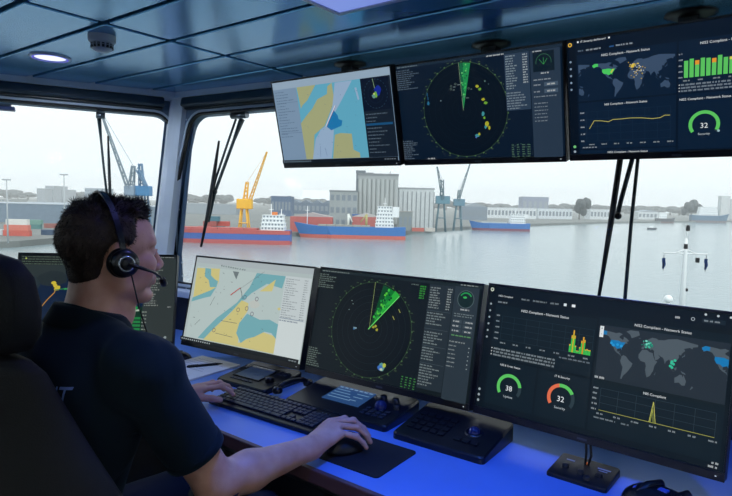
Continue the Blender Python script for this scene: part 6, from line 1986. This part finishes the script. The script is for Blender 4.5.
def ship(label, x0, x1, wl, deck_y, hull, boot, bow, sup, hatch=None, masts=(), funnel=None, cranes=(), upper=None, rz=0):
    P = gp((x0 + x1) / 2, wl); k = scale_at(P)
    L, Hd = (x1 - x0) * k, (wl - deck_y) * k
    q = lambda X: (X - (x0 + x1) / 2) * k
    h = lambda Y: (wl - Y) * k
    t = thing('cargo_ship', label, 'ship', P, YAW + R(rz))
    Bm = L * 0.16
    obj('hull', hull_mesh(L, Bm, Hd, Hd * 0.22, None, bow), mat('hull_%02x%02x%02x' % hull, hull, 0.5), t)
    obj('boot_topping', hull_mesh(L, Bm, Hd, -0.5, Hd * 0.30, bow, 0.05), mat('boot_%02x%02x%02x' % boot, boot, 0.6), t)
    if upper: obj('painted_band', hull_mesh(L, Bm, Hd, Hd * 0.74, Hd * 1.03, bow, 0.14), mat('band_%02x%02x%02x' % upper, upper, 0.6), t)
    # superstructure tiers
    a, c, ys, tiers = sup
    b = B(); bw = B()
    hz = Hd; top = h(ys)
    for i in range(tiers):
        z0_, z1_ = hz + (top - hz) * i / tiers, hz + (top - hz) * (i + 1) / tiers
        s = 0.10 * i
        xa, xb = q(a) + (q(c) - q(a)) * s * 0.22, q(c) - (q(c) - q(a)) * s * 0.22
        bx(b, xa, xb, -Bm * 0.42 + s, Bm * 0.42 - s, z0_, z1_ - 0.25)
        bx(b, xa - 0.3, xb + 0.3, -Bm * 0.45 + s, Bm * 0.45 - s, z1_ - 0.25, z1_)
        nwin_ = max(3, int((xb - xa) / 1.6))
        for j in range(nwin_):
            xx = xa + (xb - xa) * (j + 0.5) / nwin_
            bx(bw, xx - 0.4, xx + 0.4, -Bm * 0.42 + s - 0.1, -Bm * 0.42 + s, (z0_ + z1_) / 2 - 0.2, (z0_ + z1_) / 2 + 0.7)
    obj('deckhouse', b, white_m, t)
    obj('deckhouse_windows', bw, shipwin, t)
    if funnel:
        b = B(); bx(b, q(funnel[0]), q(funnel[1]), -Bm * 0.15, Bm * 0.15, top - 0.5, h(funnel[2]), None, 0.2, 1); obj('funnel', b, mat('funnel_%02x%02x%02x' % funnel[3], funnel[3], 0.5), t)
    for X, Y in masts:
        b = B(); tube(b, [(q(X), 0, Hd), (q(X), 0, h(Y))], [0.35, 0.2], 6); bx(b, q(X) - 1.2, q(X) + 1.2, -0.15, 0.15, h(Y) * 0.85, h(Y) * 0.85 + 0.3); obj('mast', b, white_m, t)
    if hatch:
        xa, xb, Y, col = hatch
        b = B()
        n = 6
        for i in range(n): bx(b, q(xa) + (q(xb) - q(xa)) * i / n + 0.2, q(xa) + (q(xb) - q(xa)) * (i + 1) / n - 0.2, -Bm * 0.38, Bm * 0.38, Hd * 0.9, h(Y))
        obj('hatch_covers', b, mat('hatch_%02x%02x%02x' % col, col, 0.6), t)
    for xa, ya, xb, yb, col in cranes:
        b = B(); tube(b, [(q(xa), 0, Hd), (q(xa), 0, h(ya))], 0.7, 8); tube(b, [(q(xa), 0, h(ya)), (q(xb), 0, h(yb))], 0.4, 6); obj('deck_crane', b, mat('deckcrane_%02x%02x%02x' % col, col, 0.5), t)
    return t
ship('long red and blue cargo ship with white deckhouse, left in the front window', 172, 291, 243.0, 229.5, (62, 96, 168), (176, 84, 84), -1, (262, 285, 214, 4), (180, 258, 227.5, (176, 90, 86)), ((271, 203), (281, 208)), (272, 277, 211, (206, 120, 60)), (), (176, 82, 80))
ship('blue cargo ship with white deckhouse moored below the silo tower', 298, 405, 238.2, 226.5, (36, 104, 172), (190, 92, 78), -1, (375, 393, 205.5, 6), (318, 370, 225, (150, 150, 140)), ((307, 207), (384, 197)), (392, 398, 216, (226, 230, 232)), ((348, 214, 352, 222, (220, 224, 220)), (366, 214, 360, 222, (170, 166, 110))))
ship('smaller blue cargo ship moored right of the harbour cranes', 471, 529, 230.6, 223.2, (40, 104, 172), (120, 70, 90), -1, (509, 524, 213.5, 4), (481, 506, 222.2, (176, 186, 190)), ((515, 208),), (524, 527, 217, (226, 230, 232)))
ship('pale ship with blue hull on the far shore at the right edge', 690, 727, 222.6, 215.5, (70, 104, 130), (110, 100, 104), 1, (697, 716, 207, 4), None, ((702, 196), (709, 200)), None, ((718, 200, 722, 206, (170, 180, 186)),))
ship('small dark barge on the far shore right of the tall wiper', 655, 674, 222.8, 218.5, (78, 82, 88), (110, 90, 90), 1, (658, 666, 212.5, 2), None, ())
P = gp(652, 229.5); k = scale_at(P)
t = thing('motor_boat', 'tiny dark motor boat crossing the open water right of the tall wiper', 'boat', P, YAW)
obj('hull', hull_mesh(9 * k, 2.4 * k, 1.6 * k, -0.2, None, 1), mat('boat_dark', (60, 70, 80), 0.5), t)
b = B(); bx(b, -2 * k, 1 * k, -0.7 * k, 0.7 * k, 1.4 * k, 3.0 * k, None, 0.1, 1); obj('cabin', b, white_m, t)

# own ship: foredeck with the signal mast
fd = B()
prism(fd, [(-3.2, 3.2), (9.2, 3.2), (9.0, 16), (6.6, 24), (3.4, 29.5), (3.0, 29.5), (-0.4, 24), (-3.0, 16)], -5.6, -5.0)
struct('foredeck', recalc(fd), mat('green_deck_paint', (92, 116, 112), 0.7))
MP = EYE + ray(682, 303) * (24.0 / ray(682, 303).dot(fwd))
MP.z = -5.0
kk = 24.0 / FPX
t = thing('signal_mast', 'white signal mast with crossbar standing on the foredeck outside the right monitor', 'mast', MP, YAW)
zz = lambda Y: (EYE + ray(682, Y) * (24.0 / ray(682, Y).dot(fwd))).z + 5.0
b = B(); tube(b, [(0, 0, 0), (0, 0, zz(252)), (0, 0, zz(238))], [0.16, 0.075, 0.05], 14); obj('pole', b, white_m, t)
b = B(); tube(b, [(-22 * kk, 0, zz(253)), (22 * kk, 0, zz(253.5))], 0.028, 8); tube(b, [(-10 * kk, 0, zz(253)), (0, 0, zz(249)), (10 * kk, 0, zz(253))], 0.03, 8); obj('crossbar', b, white_m, t)
for Y, s in ((246, 1.0), (228, 0.9)):
    b = B(); lathe(b, [(0, -0.11), (0.07, -0.11), (0.085, -0.04), (0.07, 0.02), (0.085, 0.06), (0.05, 0.12), (0, 0.14)], 14, Matrix.Translation((1.0 * kk * (1 if Y < 240 else 0), 0, zz(Y)))); obj('navigation_light', b, m_black2, t)
b = B(); tube(b, [(0, 0, zz(240)), (1 * kk, 0, zz(226))], 0.02, 6); obj('top_spar', b, white_m, t)
b = B(); bx(b, 11 * kk, 14 * kk, -0.06, 0.06, zz(262), zz(257), None, 0.02); obj('floodlight', b, m_black2, t)
b = B(); bx(b, 2 * kk, 4.5 * kk, -0.06, 0.06, zz(291), zz(288), None, 0.02); obj('junction_box', b, m_black2, t)
for X, lb in ((-21, 'small blue flag hanging from the left end of the mast crossbar'), (21, 'small blue flag hanging from the right end of the mast crossbar')):
    f = thing('signal_flag', lb, 'flag', MP + Vector((math.cos(YAW) * X * kk, math.sin(YAW) * X * kk, zz(254.5))), YAW)
    b = B()
    g = []
    hz = zz(254.5)
    for i in range(7):
        z = (zz(258 + i * 1.8)) - hz
        g.append([b.verts.new(((-1.5 + 3.4 * j / 4) * kk * (1 if i < 5 else 0.7), 0.03 * math.sin(i * 1.3 + j * 1.6), z)) for j in range(5)])
    for i in range(6):
        for j in range(4): b.faces.new([g[i][j], g[i][j + 1], g[i + 1][j + 1], g[i + 1][j]])
    bmesh.ops.solidify(b, geom=b.faces[:], thickness=0.01)
    obj('cloth', b, mat('flag_blue', (44, 74, 130), 0.8), f)
    b = B(); tube(b, [(0, 0, 0.0), (0, 0, zz(271) - hz)], 0.012, 5); obj('halyard', b, m_black2, f)
RP = EYE + ray(668, 303) * (20.0 / ray(668, 303).dot(fwd)); RP.z = -5.0
z2 = (EYE + ray(668, 299) * (20.0 / ray(668, 299).dot(fwd))).z + 5.0
t = thing('antenna_dome', 'white antenna dome just left of the signal mast, above the monitor edge', 'antenna', RP, YAW)
b = B(); tube(b, [(0, 0, 0), (0, 0, z2 - 0.1)], 0.05, 10); obj('post', b, white_m, t)
b = B(); bmesh.ops.create_uvsphere(b, u_segments=20, v_segments=12, radius=0.14, matrix=Matrix.Translation((0, 0, z2))); obj('dome', b, white_m, t, True)

# ------------------------------------------------------------------ light mist over the harbour
hm = bpy.data.materials.new('harbour_mist')
hm.use_nodes = True
hn_, hl_ = hm.node_tree.nodes, hm.node_tree.links
hn_.remove(hn_['Principled BSDF'])
vs_ = hn_.new('ShaderNodeVolumeScatter')
vs_.inputs['Color'].default_value = (0.98, 0.995, 1.0, 1)
sc.cycles.volume_bounces = 4
vs_.inputs['Density'].default_value = 0.00020
hl_.new(vs_.outputs[0], hn_['Material Output'].inputs['Volume'])
b = B()
bx(b, -4200, 2200, -250, 4600, WATER - 0.5, 120)
ib = bmesh.new(); bx(ib, -60, 40, -40, 60, WATER - 0.3, 60)
bmesh.ops.reverse_faces(ib, faces=ib.faces)
join(b, ib)
tag(obj('harbour_mist', b, hm), 'thin pale mist hanging over the harbour and far shore', 'mist', kind='stuff')
